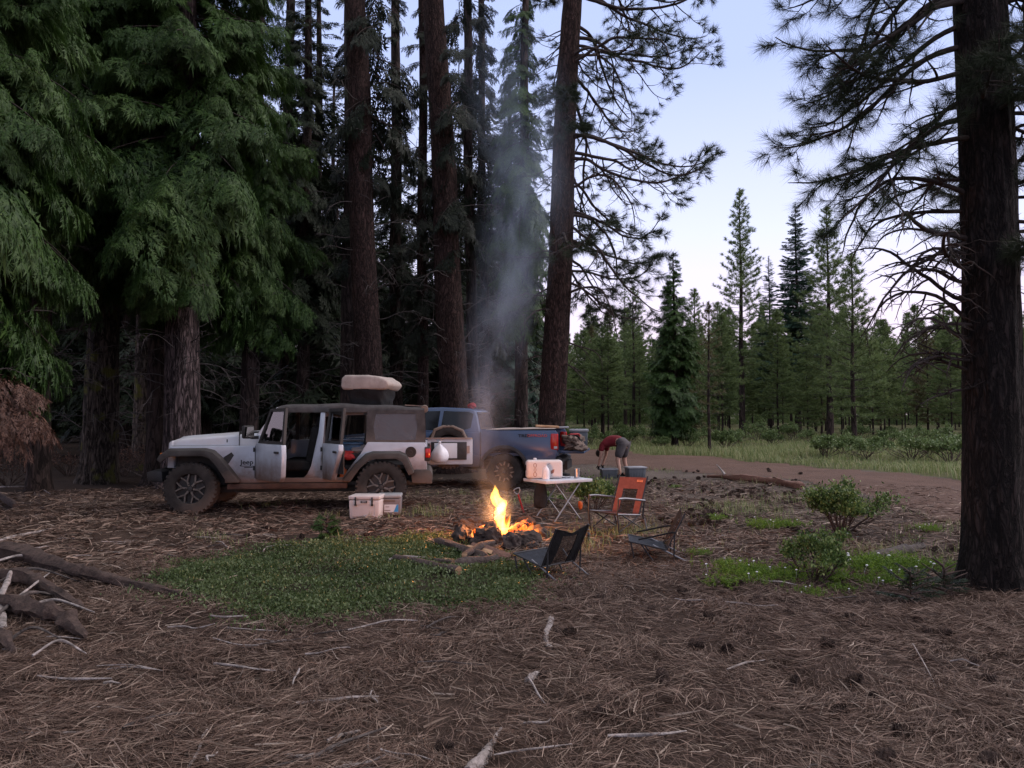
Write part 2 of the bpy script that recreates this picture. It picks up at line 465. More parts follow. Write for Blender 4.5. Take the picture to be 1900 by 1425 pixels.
M['shrub_far'] = leafm('meadow shrub leaves', [(.065, .105, .038), (.12, .175, .06), (.18, .24, .09)], trans=.25, rough=.45, patch=.6)
M['mat_leaf'] = leafm('ground mat leaves', [(.032, .052, .018), (.066, .100, .034), (.11, .150, .056), (.20, .25, .13)], trans=.2, rough=.4, patch=.9)
M['herb_leaf'] = leafm('herb leaves', [(.08, .15, .022), (.15, .25, .035), (.24, .36, .05)], trans=.35, rough=.5)
M['grass_blade'] = leafm('meadow grass', [(.10, .145, .05), (.17, .225, .08), (.26, .29, .12), (.36, .33, .19)], trans=.3, rough=.6)
M['petal'] = pm('white petals', (.75, .75, .78), rough=.6, var=.05, bump=0)
M['litter'] = leafm('fallen pine needles', [(.038, .022, .016), (.070, .042, .031), (.118, .072, .053), (.175, .115, .088), (.32, .24, .19)], trans=0, rough=.7)
M['litter_far'] = leafm('dry straw', [(.12, .085, .066), (.2, .15, .115), (.36, .29, .24)], trans=0, rough=.8)
M['twig'] = pm('dead twig bark', (.085, .074, .07), rough=.9, var=.4, scale=9, bump=.2, col2=(.05, .042, .04))
M['limb_dark'] = pm('pine limb bark', (.05, .036, .032), rough=.9, var=.4, scale=12, bump=.4)
M['stem'] = pm('red brown shrub stems', (.09, .06, .05), rough=.8, var=.4, scale=12, bump=.2)
M['bark_pine'] = barkm('plated pine bark', (.016, .011, .010), (.095, .058, .050), (.045, .028, .025), sc=17, zs=.26)
M['bark_fir'] = barkm('furrowed fir bark', (.014, .011, .011), (.22, .165, .16), (.10, .074, .072), sc=13, zs=.16)
M['bark_moss'] = barkm('mossy fir bark', (.016, .013, .011), (.17, .135, .115), (.08, .064, .054), sc=12, zs=.18, moss=(.10, .10, .025))
M['bark_backlit'] = barkm('shadowed pine bark', (.008, .007, .007), (.042, .032, .030), (.022, .017, .016), sc=19, zs=.24)  # pine bark with the backlit trunks' shade darkened into its colour
M['bark_far'] = barkm('dark bark', (.013, .010, .009), (.088, .062, .054), (.04, .03, .027), sc=8, zs=.2, bump=.6)


# ================================================================ ground
def inpoly(x, y, poly):
    x = np.asarray(x, float); y = np.asarray(y, float)
    ins = np.zeros(x.shape, bool)
    n = len(poly)
    for i in range(n):
        x0, y0 = poly[i]; x1, y1 = poly[(i + 1) % n]
        c = ((y0 > y) != (y1 > y))
        t = (x1 - x0) * (y - y0) / ((y1 - y0) if y1 != y0 else 1e-9) + x0
        ins ^= c & (x < t)
    return ins


def gxy(px, py):
    d = ray(px, py); t = -CAMZ / d[2]
    return (d[0] * t, d[1] * t)


road_poly = [gxy(*p) for p in [(1000, 832), (1100, 836), (1300, 848), (1500, 864), (1650, 877), (1790, 894), (1900, 908), (2150, 930)]] + \
            [gxy(*p) for p in [(2300, 1100), (1900, 1012), (1790, 976), (1700, 945), (1600, 917), (1480, 893), (1250, 874), (1090, 862), (1000, 858)]]
mat_poly = [gxy(*p) for p in [(285, 1080), (325, 1048), (430, 1022), (560, 1008), (700, 1000), (800, 996), (850, 1012), (905, 1036), (955, 1050), (1003, 1075), (1012, 1102), (935, 1128), (840, 1136), (740, 1138), (600, 1150), (520, 1148), (455, 1132), (400, 1112), (330, 1104)]]


def in_road(x, y):
    return inpoly(x + .25 * vnoise(x * .9, y * .9, 21) + .12 * vnoise(x * 3, y * 3, 22), y + .5 * vnoise(x * .8, y * .8, 23) + .25 * vnoise(x * 3, y * 3, 24), road_poly)


def in_mat(x, y):
    return inpoly(x + .12 * vnoise(x * 2, y * 2, 31) + .06 * vnoise(x * 7, y * 7, 32), y + .12 * vnoise(x * 2, y * 2, 33) + .06 * vnoise(x * 7, y * 7, 34), mat_poly)


def in_meadow(x, y):
    """grassy ground beyond the road"""
    xx = x + .8 * vnoise(x * .5, y * .5, 41)
    edge = np.interp(xx, [-3, 2, 5, 9, 10.7, 14, 40], [36, 34.5, 30, 23.5, 19.3, 16, 5])
    return (y + .8 * vnoise(x * 1.1, y * 1.1, 42) > edge) & (xx > -1.5)


ang = np.concatenate([np.arange(-54, 54, .25), np.arange(54, 306, 2.0)]) * np.pi / 180
rr = [0.25]
while rr[-1] < 900: rr.append(rr[-1] * (1.012 if 2.5 < rr[-1] < 60 else 1.06))
rr = np.array(rr)
GX = rr[:, None] * np.sin(ang)[None, :]; GY = rr[:, None] * np.cos(ang)[None, :]
GZ = gh(GX, GY)
nr, na = GX.shape
gv = np.stack([GX, GY, GZ], -1).reshape(-1, 3)
ii = np.arange(nr - 1)[:, None] * na; jj = np.arange(na)[None, :]; j2 = (jj + 1) % na
gf = np.stack([ii + jj, ii + na + jj, ii + na + j2, ii + j2], -1).reshape(-1, 4)
gme = np_mesh('ground', gv, gf, True)
gx, gy = gv[:, 0], gv[:, 1]
rough_n = (vnoise(gx * .35, gy * .35, 51) + .6 * vnoise(gx * 1.1, gy * 1.1, 52) + .4 * vnoise(gx * 3.1, gy * 3.1, 53)) / 2 + .5
duff = np.array([.052, .035, .028]); duff2 = np.array([.092, .064, .051]); dust = np.array([.13, .105, .09]); soil = np.array([.105, .105, .05])
gcol = duff[None] * (1 - rough_n[:, None]) + duff2[None] * rough_n[:, None]
rdist = np.sqrt(gx ** 2 + gy ** 2)
kk = np.clip((rdist - 9) / 7, 0, 1)[:, None] * np.clip((gx - (-3.5)) / 4, 0, 1)[:, None]
gcol = gcol * (1 - kk) + (dust[None] * (.6 + .6 * rough_n[:, None])) * kk
md = in_meadow(gx, gy)[:, None]
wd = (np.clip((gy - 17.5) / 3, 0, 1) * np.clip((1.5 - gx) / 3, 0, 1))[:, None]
gcol = gcol * (1 - .6 * wd)  # forest shade put into the floor colour under the woods
gcol = np.where(md, soil[None] * (.7 + .6 * rough_n[:, None]), gcol)
gm = in_mat(gx, gy)[:, None]
gcol = np.where(gm, np.array([.045, .042, .026])[None], gcol)
ca = gme.color_attributes.new('soil', 'FLOAT_COLOR', 'POINT')
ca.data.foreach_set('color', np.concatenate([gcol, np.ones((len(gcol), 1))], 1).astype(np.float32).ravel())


def groundm(name, attr=None, col=None, col2=None, bump=.6, grit=40.0):
    m, nt, out = _nt(name); L = nt.links.new
    tc = N(nt, 'ShaderNodeTexCoord')
    nz = N(nt, 'ShaderNodeTexNoise', Scale=grit, Detail=10.0, Roughness=.75); L(tc.outputs['Object'], nz.inputs['Vector'])
    nb = N(nt, 'ShaderNodeTexNoise', Scale=1.1, Detail=8.0, Roughness=.7); L(tc.outputs['Object'], nb.inputs['Vector'])
    if attr:
        a = N(nt, 'ShaderNodeVertexColor'); a.layer_name = attr; base = a.outputs[0]
    else: base = ramp(nt, nb.outputs['Fac'], [(.3, col2), (.7, col)])
    k = ramp(nt, nz.outputs['Fac'], [(.3, (.35, .35, .35)), (.5, (.9, .9, .9)), (.72, (1.0, 1.0, 1.0))])
    mx = N(nt, 'ShaderNodeMixRGB', _blend_type='MULTIPLY'); mx.inputs[0].default_value = .9; L(base, mx.inputs[1]); L(k, mx.inputs[2])
    b = N(nt, 'ShaderNodeBsdfPrincipled', Roughness=.95); b.inputs['Specular IOR Level'].default_value = .1
    L(mx.outputs[0], b.inputs['Base Color'])
    bp = N(nt, 'ShaderNodeBump', Strength=bump, Distance=.04); L(nz.outputs['Fac'], bp.inputs['Height']); L(bp.outputs[0], b.inputs['Normal'])
    L(b.outputs[0], out.inputs[0]); return m


tag(link('ground', gme, None, groundm('forest soil', 'soil')), kind='structure')

fc = gv[gf].mean(1)
rm = in_road(fc[:, 0], fc[:, 1]) & (fc[:, 1] > 3)
rf = gf[rm]; used, inv = np.unique(rf, return_inverse=True)
rv = gv[used] + np.array([0, 0, .006])
tag(link('dirt_road', np_mesh('dirt_road', rv, inv.reshape(-1, 4), True), None,
         groundm('red volcanic dirt', None, (.165, .105, .083), (.115, .075, .06), grit=26)), kind='structure')


# ---------------------------------------------------------------- scattered ground cover
def sample_view(n, r0, r1, a0=-36, a1=36, p=1.0):
    u = RNG.random(n)
    r = (r0 ** (2 - p) + u * (r1 ** (2 - p) - r0 ** (2 - p))) ** (1 / (2 - p))
    a = (a0 + (a1 - a0) * RNG.random(n)) * np.pi / 180
    return r * np.sin(a), r * np.cos(a)


def strips(x, y, z, th, L, w, lift, bend):
    n = len(x)
    d = np.stack([np.cos(th), np.sin(th), np.zeros(n)], -1); s = np.stack([-np.sin(th), np.cos(th), np.zeros(n)], -1)
    c = np.stack([x, y, z], -1)
    up = np.array([0, 0, 1.0])
    P0 = c - d * (L / 2)[:, None]
    P1 = c + s * bend[:, None] + up * (lift * .6)[:, None]
    P2 = c + d * (L / 2)[:, None] + up * lift[:, None]
    hw = (s * w[:, None] / 2) + up * (RNG.normal(0, .35, n) * w)[:, None]
    V = np.stack([P0 - hw, P0 + hw, P1 - hw, P1 + hw, P2 - hw * .3, P2 + hw * .3], 1).reshape(-1, 3)
    b = np.arange(n)[:, None] * 6
    f = np.concatenate([b + np.array([0, 1, 3, 2]), b + np.array([2, 3, 5, 4])], 0)
    return V, f


def litter(n, r0, r1, L0, w0, p, seed):
    x, y = sample_view(n, r0, r1, -48, 52, p)
    # needles lie in drifts: thinner on bare spots, none on the green mat
    dens = .50 + .75 * vnoise(x * .8, y * .8, seed) + .35 * vnoise(x * 2.3, y * 2.3, seed + 1)
    keep = RNG.random(n) < np.clip(dens + .25, .12, 1)
    keep &= ~(in_mat(x, y) & (RNG.random(n) < .96))
    keep &= ~(in_road(x, y) & (RNG.random(n) < .72)) & ~(in_meadow(x, y))
    x, y = x[keep], y[keep]; n = len(x)
    th = 2.6 * vnoise(x * .9, y * .9, seed + 2) + 1.6 * vnoise(x * 3, y * 3, seed + 3) + RNG.normal(0, .62, n) + (RNG.random(n) < .5) * np.pi
    L = L0 * (.5 + .8 * RNG.random(n)); w = w0 * (.7 + .6 * RNG.random(n))
    pile = np.clip(vnoise(x * 2.3, y * 2.3, seed + 1) * .5 + .5, 0, 1)
    z = gh(x, y) + .004 + RNG.random(n) ** 1.5 * (.012 + .035 * pile)
    lift = np.abs(RNG.normal(0, .018, n)) + (RNG.random(n) < .1) * RNG.random(n) * .05
    return strips(x, y, z, th, L, w, lift, RNG.normal(0, .012, n) * (L / .14))


A = Acc()
A.add(*litter(440000, 2.9, 9.5, .125, .0027, .35, 100))
A.add(*litter(122000, 8.0, 19.0, .15, .0075, .8, 200))
tag(link('fallen_needles', A.mesh('fallen_needles'), None, M['litter']), kind='stuff')
A = Acc()
A.add(*litter(6800, 3.0, 12.0, .20, .0055, .6, 300))
A.add(*litter(4900, 9.0, 17.0, .28, .010, .8, 400))
tag(link('dry_straw', A.mesh('dry_straw'), None, M['litter_far']), kind='stuff')


def leaf_quads(c, d, s, L, w):
    """rhombic leaves: centre line c -> c + d L, half width s w"""
    V = np.stack([c, c + d * (L * .45)[:, None] + s * w[:, None], c + d * L[:, None], c + d * (L * .45)[:, None] - s * w[:, None]], 1).reshape(-1, 3)
    f = np.arange(len(c) * 4).reshape(-1, 4)
    return V, f


def rand_dirs(n, up=0.0):
    v = RNG.normal(0, 1, (n, 3)); v[:, 2] += up
    return nrm(v)


def perp(d):
    r = rand_dirs(len(d)); return nrm(np.cross(d, r))


# green creeping mat beside the fire
x, y = sample_view(260000, 6.0, 12.5, -30, 6, p=.4)
dn = .62 + .6 * vnoise(x * 1.1, y * 1.1, 61) + .35 * vnoise(x * 4, y * 4, 62)
k = in_mat(x + RNG.normal(0, .16, len(x)), y + RNG.normal(0, .22, len(x))) & (RNG.random(len(x)) < np.clip(dn + .15, .06, 1)); x, y = x[k], y[k]
n = len(x); hgt = .03 + .05 * np.clip(vnoise(x * 3, y * 3, 63) + .5, 0, 1)
d = rand_dirs(n, .9); c = np.stack([x, y, gh(x, y) + RNG.random(n) * hgt], -1)
V, f = leaf_quads(c, d, perp(d), .022 + .016 * RNG.random(n), .006 + .005 * RNG.random(n))
tag(link('creeping_ground_cover', np_mesh('creeping_ground_cover', V, f), None, M['mat_leaf']), kind='stuff')

# meadow grass beyond the road, thin grass on the clearing
def blades(x, y, h, w):
    n = len(x); th = RNG.random(n) * 6.283
    d = np.stack([np.cos(th), np.sin(th), np.zeros(n)], -1); s = np.stack([-np.sin(th), np.cos(th), np.zeros(n)], -1)
    b = np.stack([x, y, gh(x, y) - .01], -1); up = np.array([0, 0, 1.0])
    m = b + up * (h * .55)[:, None] + d * (h * .12)[:, None]; t = b + up * (h * (.8 + .2 * RNG.random(n)))[:, None] + d * (h * (.25 + .4 * RNG.random(n)))[:, None]
    V = np.stack([b - s * w[:, None], b + s * w[:, None], m + s * w[:, None] * .7, m - s * w[:, None] * .7, t + s * w[:, None] * .1, t - s * w[:, None] * .1], 1).reshape(-1, 3)
    q = np.arange(n)[:, None] * 6
    return V, np.concatenate([q + np.array([0, 1, 2, 3]), q + np.array([3, 2, 4, 5])], 0)


A = Acc()
x, y = sample_view(185000, 15, 62, -3, 50, p=1.0)
k = in_meadow(x, y) & ~in_road(x, y) & (RNG.random(len(x)) < np.clip(.75 + .8 * vnoise(x * .5, y * .5, 71), .15, 1)); x, y = x[k], y[k]; n = len(x)
A.add(*blades(x, y, .13 + .22 * RNG.random(n) ** 1.5 * np.clip(1 + vnoise(x * .4, y * .4, 72), .3, 2), .006 + .008 * RNG.random(n)))
x, y = sample_view(60000, 7, 24, 0, 36, p=1.0)
dn = vnoise(x * .55, y * .55, 73) + .5 * vnoise(x * 1.7, y * 1.7, 74)
k = (RNG.random(len(x)) < np.clip(dn * 1.1 - .1, 0.02, .8)) & ~in_road(x, y) & ~in_mat(x, y) & (x > .5) & (y > 7.6 + 1.2 * (x < 3)); x, y = x[k], y[k]; n = len(x)
A.add(*blades(x, y, .06 + .13 * RNG.random(n), .0025 + .003 * RNG.random(n)))
x, y = sample_view(22000, 8, 16, -22, 4, p=1.0)
dn = vnoise(x * .8, y * .8, 75) + .5 * vnoise(x * 2.7, y * 2.7, 76)
k = (RNG.random(len(x)) < np.clip(dn * 1.4 - .45, 0.0, .8)) & ~in_mat(x, y); x, y = x[k], y[k]; n = len(x)
A.add(*blades(x, y, .05 + .12 * RNG.random(n), .003 + .003 * RNG.random(n)))
tag(link('grass', A.mesh('grass'), None, M['grass_blade']), kind='stuff')
# ================================================================ plants: generators
def trunk_mesh(name, h, r0, r1, lean=(0, 0), sides=36, dz=.12, flare=.35, amp=.06, seed=0, k=5.0):
    nz_ = max(6, int(h / dz)); z = np.linspace(-.15, h, nz_); t = np.clip(z / h, 0, 1)
    r = r0 + (r1 - r0) * t + r0 * flare * np.exp(-np.clip(z, 0, None) / .28)
    th = np.arange(sides) * 2 * np.pi / sides
    Z, T = np.meshgrid(z, th, indexing='ij')
    g = vnoise(np.cos(T) * k + 9 * seed + Z * .25, np.sin(T) * k + Z * .9 + seed, seed)
    g2 = vnoise(np.cos(T) * k * 2.3 + 5 * seed, np.sin(T) * k * 2.3 + Z * 2.4, seed + 1)
    root = np.exp(-np.clip(Z, 0, None) / .35) * .25 * vnoise(np.cos(T) * 1.6 + seed, np.sin(T) * 1.6, seed + 2)
    Rr = r[:, None] * (1 + amp * g + amp * .6 * g2 + root)
    wob = .03 * np.sin(z * .7 + seed); wob = wob * np.clip(t * 3, 0, 1)
    X = Rr * np.cos(T) + (lean[0] * t + wob)[:, None]; Y = Rr * np.sin(T) + (lean[1] * t)[:, None]
    V = np.stack([X, Y, Z], -1).reshape(-1, 3)
    i = np.arange(nz_ - 1)[:, None] * sides; j = np.arange(sides)[None, :]; j2 = (j + 1) % sides
    f = np.stack([i + j, i + j2, i + sides + j2, i + sides + j], -1).reshape(-1, 4)
    return np_mesh(name, V, f, True)


def spray(ntw, sub, wid, lsub, seed):
    """unit-length flat fir branch: twigs either side, each fringed with needle strips"""
    g = np.random.default_rng(seed)
    cs, ds, Ls, ws = [], [], [], []
    for i in range(ntw):
        t = .14 + .86 * (i + .5) / ntw
        for s in (-1, 1):
            if g.random() < .1: continue
            tl = .46 * (1 - t) ** .75 * min(1, t * 2.6 + .15) * g.uniform(.6, 1.15) + .035
            a = rad(g.uniform(38, 64)); dv = np.array([math.cos(a), s * math.sin(a), g.uniform(-.22, .05)])
            b = np.array([t, 0, 0])
            for j in range(sub):
                u = (j + .6) / sub
                q = b + dv * tl * u + np.array([0, 0, -.25 * (tl * u) ** 2 * 2])
                for s2 in (-1, 1):
                    a2 = rad(g.uniform(28, 52)) * s2
                    d2 = np.array([dv[0] * math.cos(a2) - dv[1] * math.sin(a2), dv[0] * math.sin(a2) + dv[1] * math.cos(a2), dv[2] + g.uniform(-.3, .3)])
                    cs.append(q); ds.append(d2); Ls.append(lsub * (1.15 - .5 * u) * g.uniform(.7, 1.2)); ws.append(wid * g.uniform(.7, 1.2))
            cs.append(b + dv * tl * .82); ds.append(dv); Ls.append(lsub * 1.2); ws.append(wid)
    c = np.array(cs); d = nrm(np.array(ds)); L = np.array(Ls); w = np.array(ws)
    s = nrm(np.cross(d, np.array([0, 0, 1.0]) + g.normal(0, .45, (len(c), 3))))
    V = np.stack([c - s * w[:, None], c + s * w[:, None], c + d * (L * 1.1)[:, None]], 1)
    return V


def bough(n2, tmpl, seed, roll=.6, hang=.16):
    """a bough: many small sprays set along one axis, each rolled and hanging its own way"""
    g = np.random.default_rng(seed); out_ = []
    for i in range(n2):
        t = .16 + .84 * (i + g.random() * .8) / n2
        for s in (-1, 1):
            if g.random() < .08: continue
            l_ = (.44 * (1 - t) ** .7 * min(1, t * 2.4 + .2) + .10) * g.uniform(.6, 1.2)
            V = tmpl[g.integers(len(tmpl))] * l_
            r = g.normal(0, roll); cr, sr = math.cos(r), math.sin(r)
            y, z = V[..., 1] * cr - V[..., 2] * sr, V[..., 1] * sr + V[..., 2] * cr
            x = V[..., 0]; z = z - .5 * x * x / max(l_, .05)
            p = -hang * g.uniform(.1, 1.3); cp, sp = math.cos(p), math.sin(p); x, z = x * cp - z * sp, x * sp + z * cp
            a = s * rad(g.uniform(28, 66)); ca, sa = math.cos(a), math.sin(a)
            out_.append(np.stack([x * ca - y * sa + t, x * sa + y * ca, z], -1))
    V = tmpl[0] * .22; out_.append(V + np.array([.86, 0, 0]))
    return np.concatenate(out_)


def place(V, L, sag, pitch, az, org):
    """bend, pitch and turn a unit branch (n,4,3)"""
    P = V * L
    x = P[..., 0]; y = P[..., 1]; z = P[..., 2] - sag * x * x / max(L, .1) - .10 * np.abs(y)
    cp, sp = math.cos(pitch), math.sin(pitch)
    X = x * cp - z * sp; Z = x * sp + z * cp
    ca, sa = math.cos(az), math.sin(az)
    return np.stack([X * ca - y * sa + org[0], X * sa + y * ca + org[1], Z + org[2]], -1)


def fir_parts(h, z0, rmax, nper, sp, seed, sag=.28, pit=(-32, 18), lean=(0, 0), az=None, rpow=.8, rtrunk=.2, gap=.0):
    """limbs (quads) and foliage (quads) of a fir crown between z0 and h"""
    g = np.random.default_rng(seed)
    limbs = Acc(); fol = []
    n = int((h - z0) * nper)
    for i in range(n):
        t = (i + g.random()) / n; z = z0 + (h - z0) * t
        if gap and vnoise(z * 1.1 + seed, seed * .37, 5) < gap - 1: continue
        a = g.random() * 6.283 if az is None else az[0] + g.normal(0, az[1])
        L = (rmax * (1 - t) ** rpow * min(1, .55 + t * 3) + .12) * g.uniform(.62, 1.12)
        pitch = rad(pit[0] + (pit[1] - pit[0]) * t ** .7 + g.normal(0, 7))
        org = (lean[0] * z / h, lean[1] * z / h, z)
        V = place(sp[g.integers(len(sp))], L, sag * g.uniform(.5, 1.4), pitch, a, org)
        fol.append(V.reshape(-1, 3))
        ax = np.zeros((5, 1, 3)); ax[:, 0, 0] = np.linspace(0, .9, 5)
        P = place(ax, L, sag, pitch, a, org).reshape(-1, 3)
        limbs.tube(P, np.linspace(.008 + .010 * L, .004, 5), 4)
    V = np.concatenate(fol); f = np.arange(len(V)).reshape(-1, 3)
    return limbs, V, f


def tufts(P, D, k, L, w, spread=.75, back=.1):
    """starbursts of long needles (triangles) at shoot tips"""
    n = len(P)
    r = RNG.normal(0, 1, (n, k, 3)); r /= np.linalg.norm(r, axis=-1, keepdims=True)
    d = D[:, None, :] * (1 - spread * .5) + r * spread; d /= np.linalg.norm(d, axis=-1, keepdims=True)
    b = P[:, None, :] - D[:, None, :] * (back * RNG.random((n, k, 1)))
    s = np.cross(d, RNG.normal(0, 1, (n, k, 3))); s /= np.linalg.norm(s, axis=-1, keepdims=True)
    LL = L * (.7 + .45 * RNG.random((n, k, 1)))
    tip = b + d * LL; tip[..., 2] -= .12 * LL[..., 0]
    V = np.stack([b - s * w * .5, b + s * w * .5, tip], 2).reshape(-1, 3)
    return V, np.arange(len(V)).reshape(-1, 3)


def grow(acc, tips, p, d, L, r, lvl, P, g):
    """one limb with its side shoots; P[lvl] = dict(wander, bend(t), nch, ratio, ang, t0)"""
    q = P[lvl]
    n = max(4, int(L / q.get('seg', .12))); st = L / n
    pts = [np.array(p, float)]; dirs = [nrm(np.array(d, float))]
    for i in range(n):
        t = i / n
        dd = dirs[-1] + g.normal(0, q['wander'], 3) + np.array([0, 0, q['bend'](t) * st])
        dd = nrm(dd); dirs.append(dd); pts.append(pts[-1] + dd * st)
    tt = np.linspace(0, 1, n + 1)
    acc.tube(np.array(pts), r * (1 - tt) ** .7 * .9 + r * .1 + .0008, q.get('k', 6))
    if lvl + 1 < len(P):
        nc = q['nch'] if q['nch'] >= 1 else int(g.random() < q['nch'])
        nc = max(0, int(round(nc * g.uniform(.75, 1.25))))
        for c in range(nc):
            t = q['t0'] + (1 - q['t0']) * (c + g.random()) / nc
            i = min(n, int(t * n)); d0 = dirs[i]
            side = np.cross(d0, [0, 0, 1.0]); side = nrm(side) * (1 if c % 2 else -1)
            flat = q.get('flat', .35)
            dv = nrm(side * math.sin(q['ang']) + d0 * math.cos(q['ang']) + g.normal(0, flat, 3) * np.array([.5, .5, 1]))
            grow(acc, tips, pts[i], dv, L * q['ratio'] * (1.15 - .75 * t) * g.uniform(.6, 1.25), r * (1 - t) ** .7 * .55 + .0015, lvl + 1, P, g)
    if q.get('tip', False): tips.append((pts[-1], dirs[-1]))


def tree(name, label, loc, tmesh, tmat, parts, group=None, cat='tree', rotz=0.0, scale=1.0):
    o = thing(name, label, cat, loc, rotz, group)
    o.scale = (scale,) * 3
    if tmesh is not None: link('trunk', tmesh, o, tmat)
    for q in parts:
        c_ = link(q[0], q[1], o, q[2])
        if len(q) > 3: c_.location = (0, 0, q[3]); c_.scale = (q[4], q[4], 1)
    return o


def fir_meshes(h, z0, rmax, nper, sp, seed, leaf, limbmat, **kw):
    limbs, V, f = fir_parts(h, z0, rmax, nper, sp, seed, **kw)
    lm = limbs.mesh('limbs'); fm = np_mesh('crown', V, f)
    lm.materials.append(limbmat); fm.materials.append(leaf)
    return [('limbs', lm, None), ('crown', fm, None)]


def tpos(px, Y, dz=-.03):
    x = at(px, 768, Y)[0]
    return gz(x, Y, dz)


# ================================================================ the dark firs on the left
TW_ = [spray(5, 1, .050, .31, s) for s in range(1, 6)]
TS_ = [bough(6, TW_, s + 90, .5, .12) for s in range(1, 6)]
SP_N = [bough(8, TS_, s, .45, .14) for s in range(1, 7)]          # close, fine
TWM_ = [spray(7, 2, .034, .20, s) for s in range(11, 14)]
SP_M = [bough(9, TWM_, s + 40) for s in range(11, 15)]
SP_F = [spray(10, 3, .026, .15, s) for s in range(21, 25)]


def dead_twigs(seed, n, z0, z1, r, L=1.1, az=None, lean=(0, 0), h=12):
    g = np.random.default_rng(seed); acc = Acc(); tips = []
    PT = [dict(wander=.13, bend=lambda t: 1.2 - 4.0 * t, nch=4, ratio=.5, ang=rad(45), t0=.3, seg=.1, k=5),
          dict(wander=.16, bend=lambda t: -2.0 * t, nch=2, ratio=.5, ang=rad(45), t0=.3, seg=.08, k=4),
          dict(wander=.16, bend=lambda t: -1.0 * t, nch=0, ratio=.5, ang=rad(45), t0=.3, seg=.07, k=3)]
    for i in range(n):
        z = z0 + (z1 - z0) * g.random(); a = g.random() * 6.283 if az is None else az[0] + g.normal(0, az[1])
        d = np.array([math.cos(a), math.sin(a), g.uniform(-.4, .25)])
        grow(acc, tips, np.array([lean[0] * z / h + math.cos(a) * r * .8, lean[1] * z / h + math.sin(a) * r * .8, z]), d, L * g.uniform(.4, 1.3), .012, 0, PT, g)
    return ('dead_branches', acc.mesh('dead_branches', True), M['twig'])


FL, FD, FB = M['fir_leaf'], M['fir_leaf_dark'], M['fir_leaf_blue']
LD = M['limb_dark']
NA = fir_meshes(14, .4, 3.0, 13, SP_N, 3, FL, LD, sag=.25, pit=(-30, 14))
NB = fir_meshes(12.5, .4, 2.7, 12, SP_N, 8, FL, LD, sag=.25, pit=(-31, 14))


def crown_at(ms, z, s=1.0): return [(nm, me, mt, z, s) for nm, me, mt in ms]


# the big paired furrowed trunks behind the white vehicle, with the broad green crown
cr = crown_at(NA, 4.3, 1.03)
tree('fir_tree', 'tall fir with thick purplish furrowed trunk and broad green boughs behind the white hood', tpos(339, 17.2),
     trunk_mesh('trunk', 17, .40, .13, (-.1, 0), 48, .08, seed=3, k=6), M['bark_fir'], cr + [dead_twigs(31, 26, 2.2, 5, .36, 1.2)])
tree('fir_tree', 'darker fir trunk pressed against the thick purplish trunk behind the white hood', tpos(302, 17.9),
     trunk_mesh('trunk', 15, .33, .12, (-.2, 0), 44, .1, seed=4, k=6), M['bark_far'],
     crown_at(NB, 5.2, .75) + [dead_twigs(34, 22, 1.0, 5, .3, 1.2)])
tree('fir_tree', 'mossy cracked fir trunk standing left of the white vehicle, dead twigs on it', tpos(186, 18.3),
     trunk_mesh('trunk', 16, .40, .12, (.1, 0), 44, .09, seed=6, k=5), M['bark_moss'],
     crown_at(NB, 4.7, 1.0) + [dead_twigs(35, 46, .9, 5.5, .36, 1.3)])
tree('fir_tree', 'slim mossy fir trunk between the mossy cracked trunk and the big paired trunks', tpos(262, 22.5),
     trunk_mesh('trunk', 15, .24, .09, (.1, 0), 30, .12, seed=7), M['bark_moss'],
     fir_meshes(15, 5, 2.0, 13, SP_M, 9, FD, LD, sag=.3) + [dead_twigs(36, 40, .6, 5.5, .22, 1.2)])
# the closest fir, trunk outside the frame, boughs reaching in at the left edge
tr = tree('fir_tree', 'fir at the far left edge with green boughs hanging low over the logs', tpos(-75, 12.4),
          trunk_mesh('trunk', 14, .3, .1, (0, 0), 36, .1, seed=8), M['bark_far'],
          crown_at(NA, 2.6, .9) + [dead_twigs(37, 30, 1.0, 4, .26, 1.2)])
limbs, V, f = fir_parts(2.45, 1.95, 1.7, 15, SP_N, 12, sag=.42, pit=(-16, -4), az=(-.12, .2), rpow=.1)
link('dead_bough', np_mesh('dead_bough', V, f), tr, M['dead_needle'])['label'] = 'rusty brown dead bough'
tree('fir_tree', 'fir with a dark trunk and long dead grey branches at the left of the frame', tpos(75, 16.5),
     trunk_mesh('trunk', 15, .22, .08, (0, 0), 30, .12, seed=9), M['bark_far'],
     crown_at(NA, 4.7, .85) + [dead_twigs(38, 60, 2.0, 9, .2, 1.6)])
tree('fir_tree', 'fir right of the paired trunks whose boughs hang above the windshield of the white vehicle', tpos(462, 19.5),
     trunk_mesh('trunk', 17, .24, .1, (.2, 0), 30, .12, seed=10), M['bark_far'],
     crown_at(NB, 3.7, .92) + [dead_twigs(39, 40, 1.2, 5, .2, 1.2)])
tree('fir_tree', 'slender dark fir with sky showing through its crown, between green boughs and bare leaning trunk', tpos(560, 25),
     trunk_mesh('trunk', 18, .22, .08, (.1, 0), 28, .14, seed=12), M['bark_far'],
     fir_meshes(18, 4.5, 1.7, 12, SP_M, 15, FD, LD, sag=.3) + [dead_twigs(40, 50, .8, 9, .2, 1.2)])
FO = M['fir_leaf_shade']
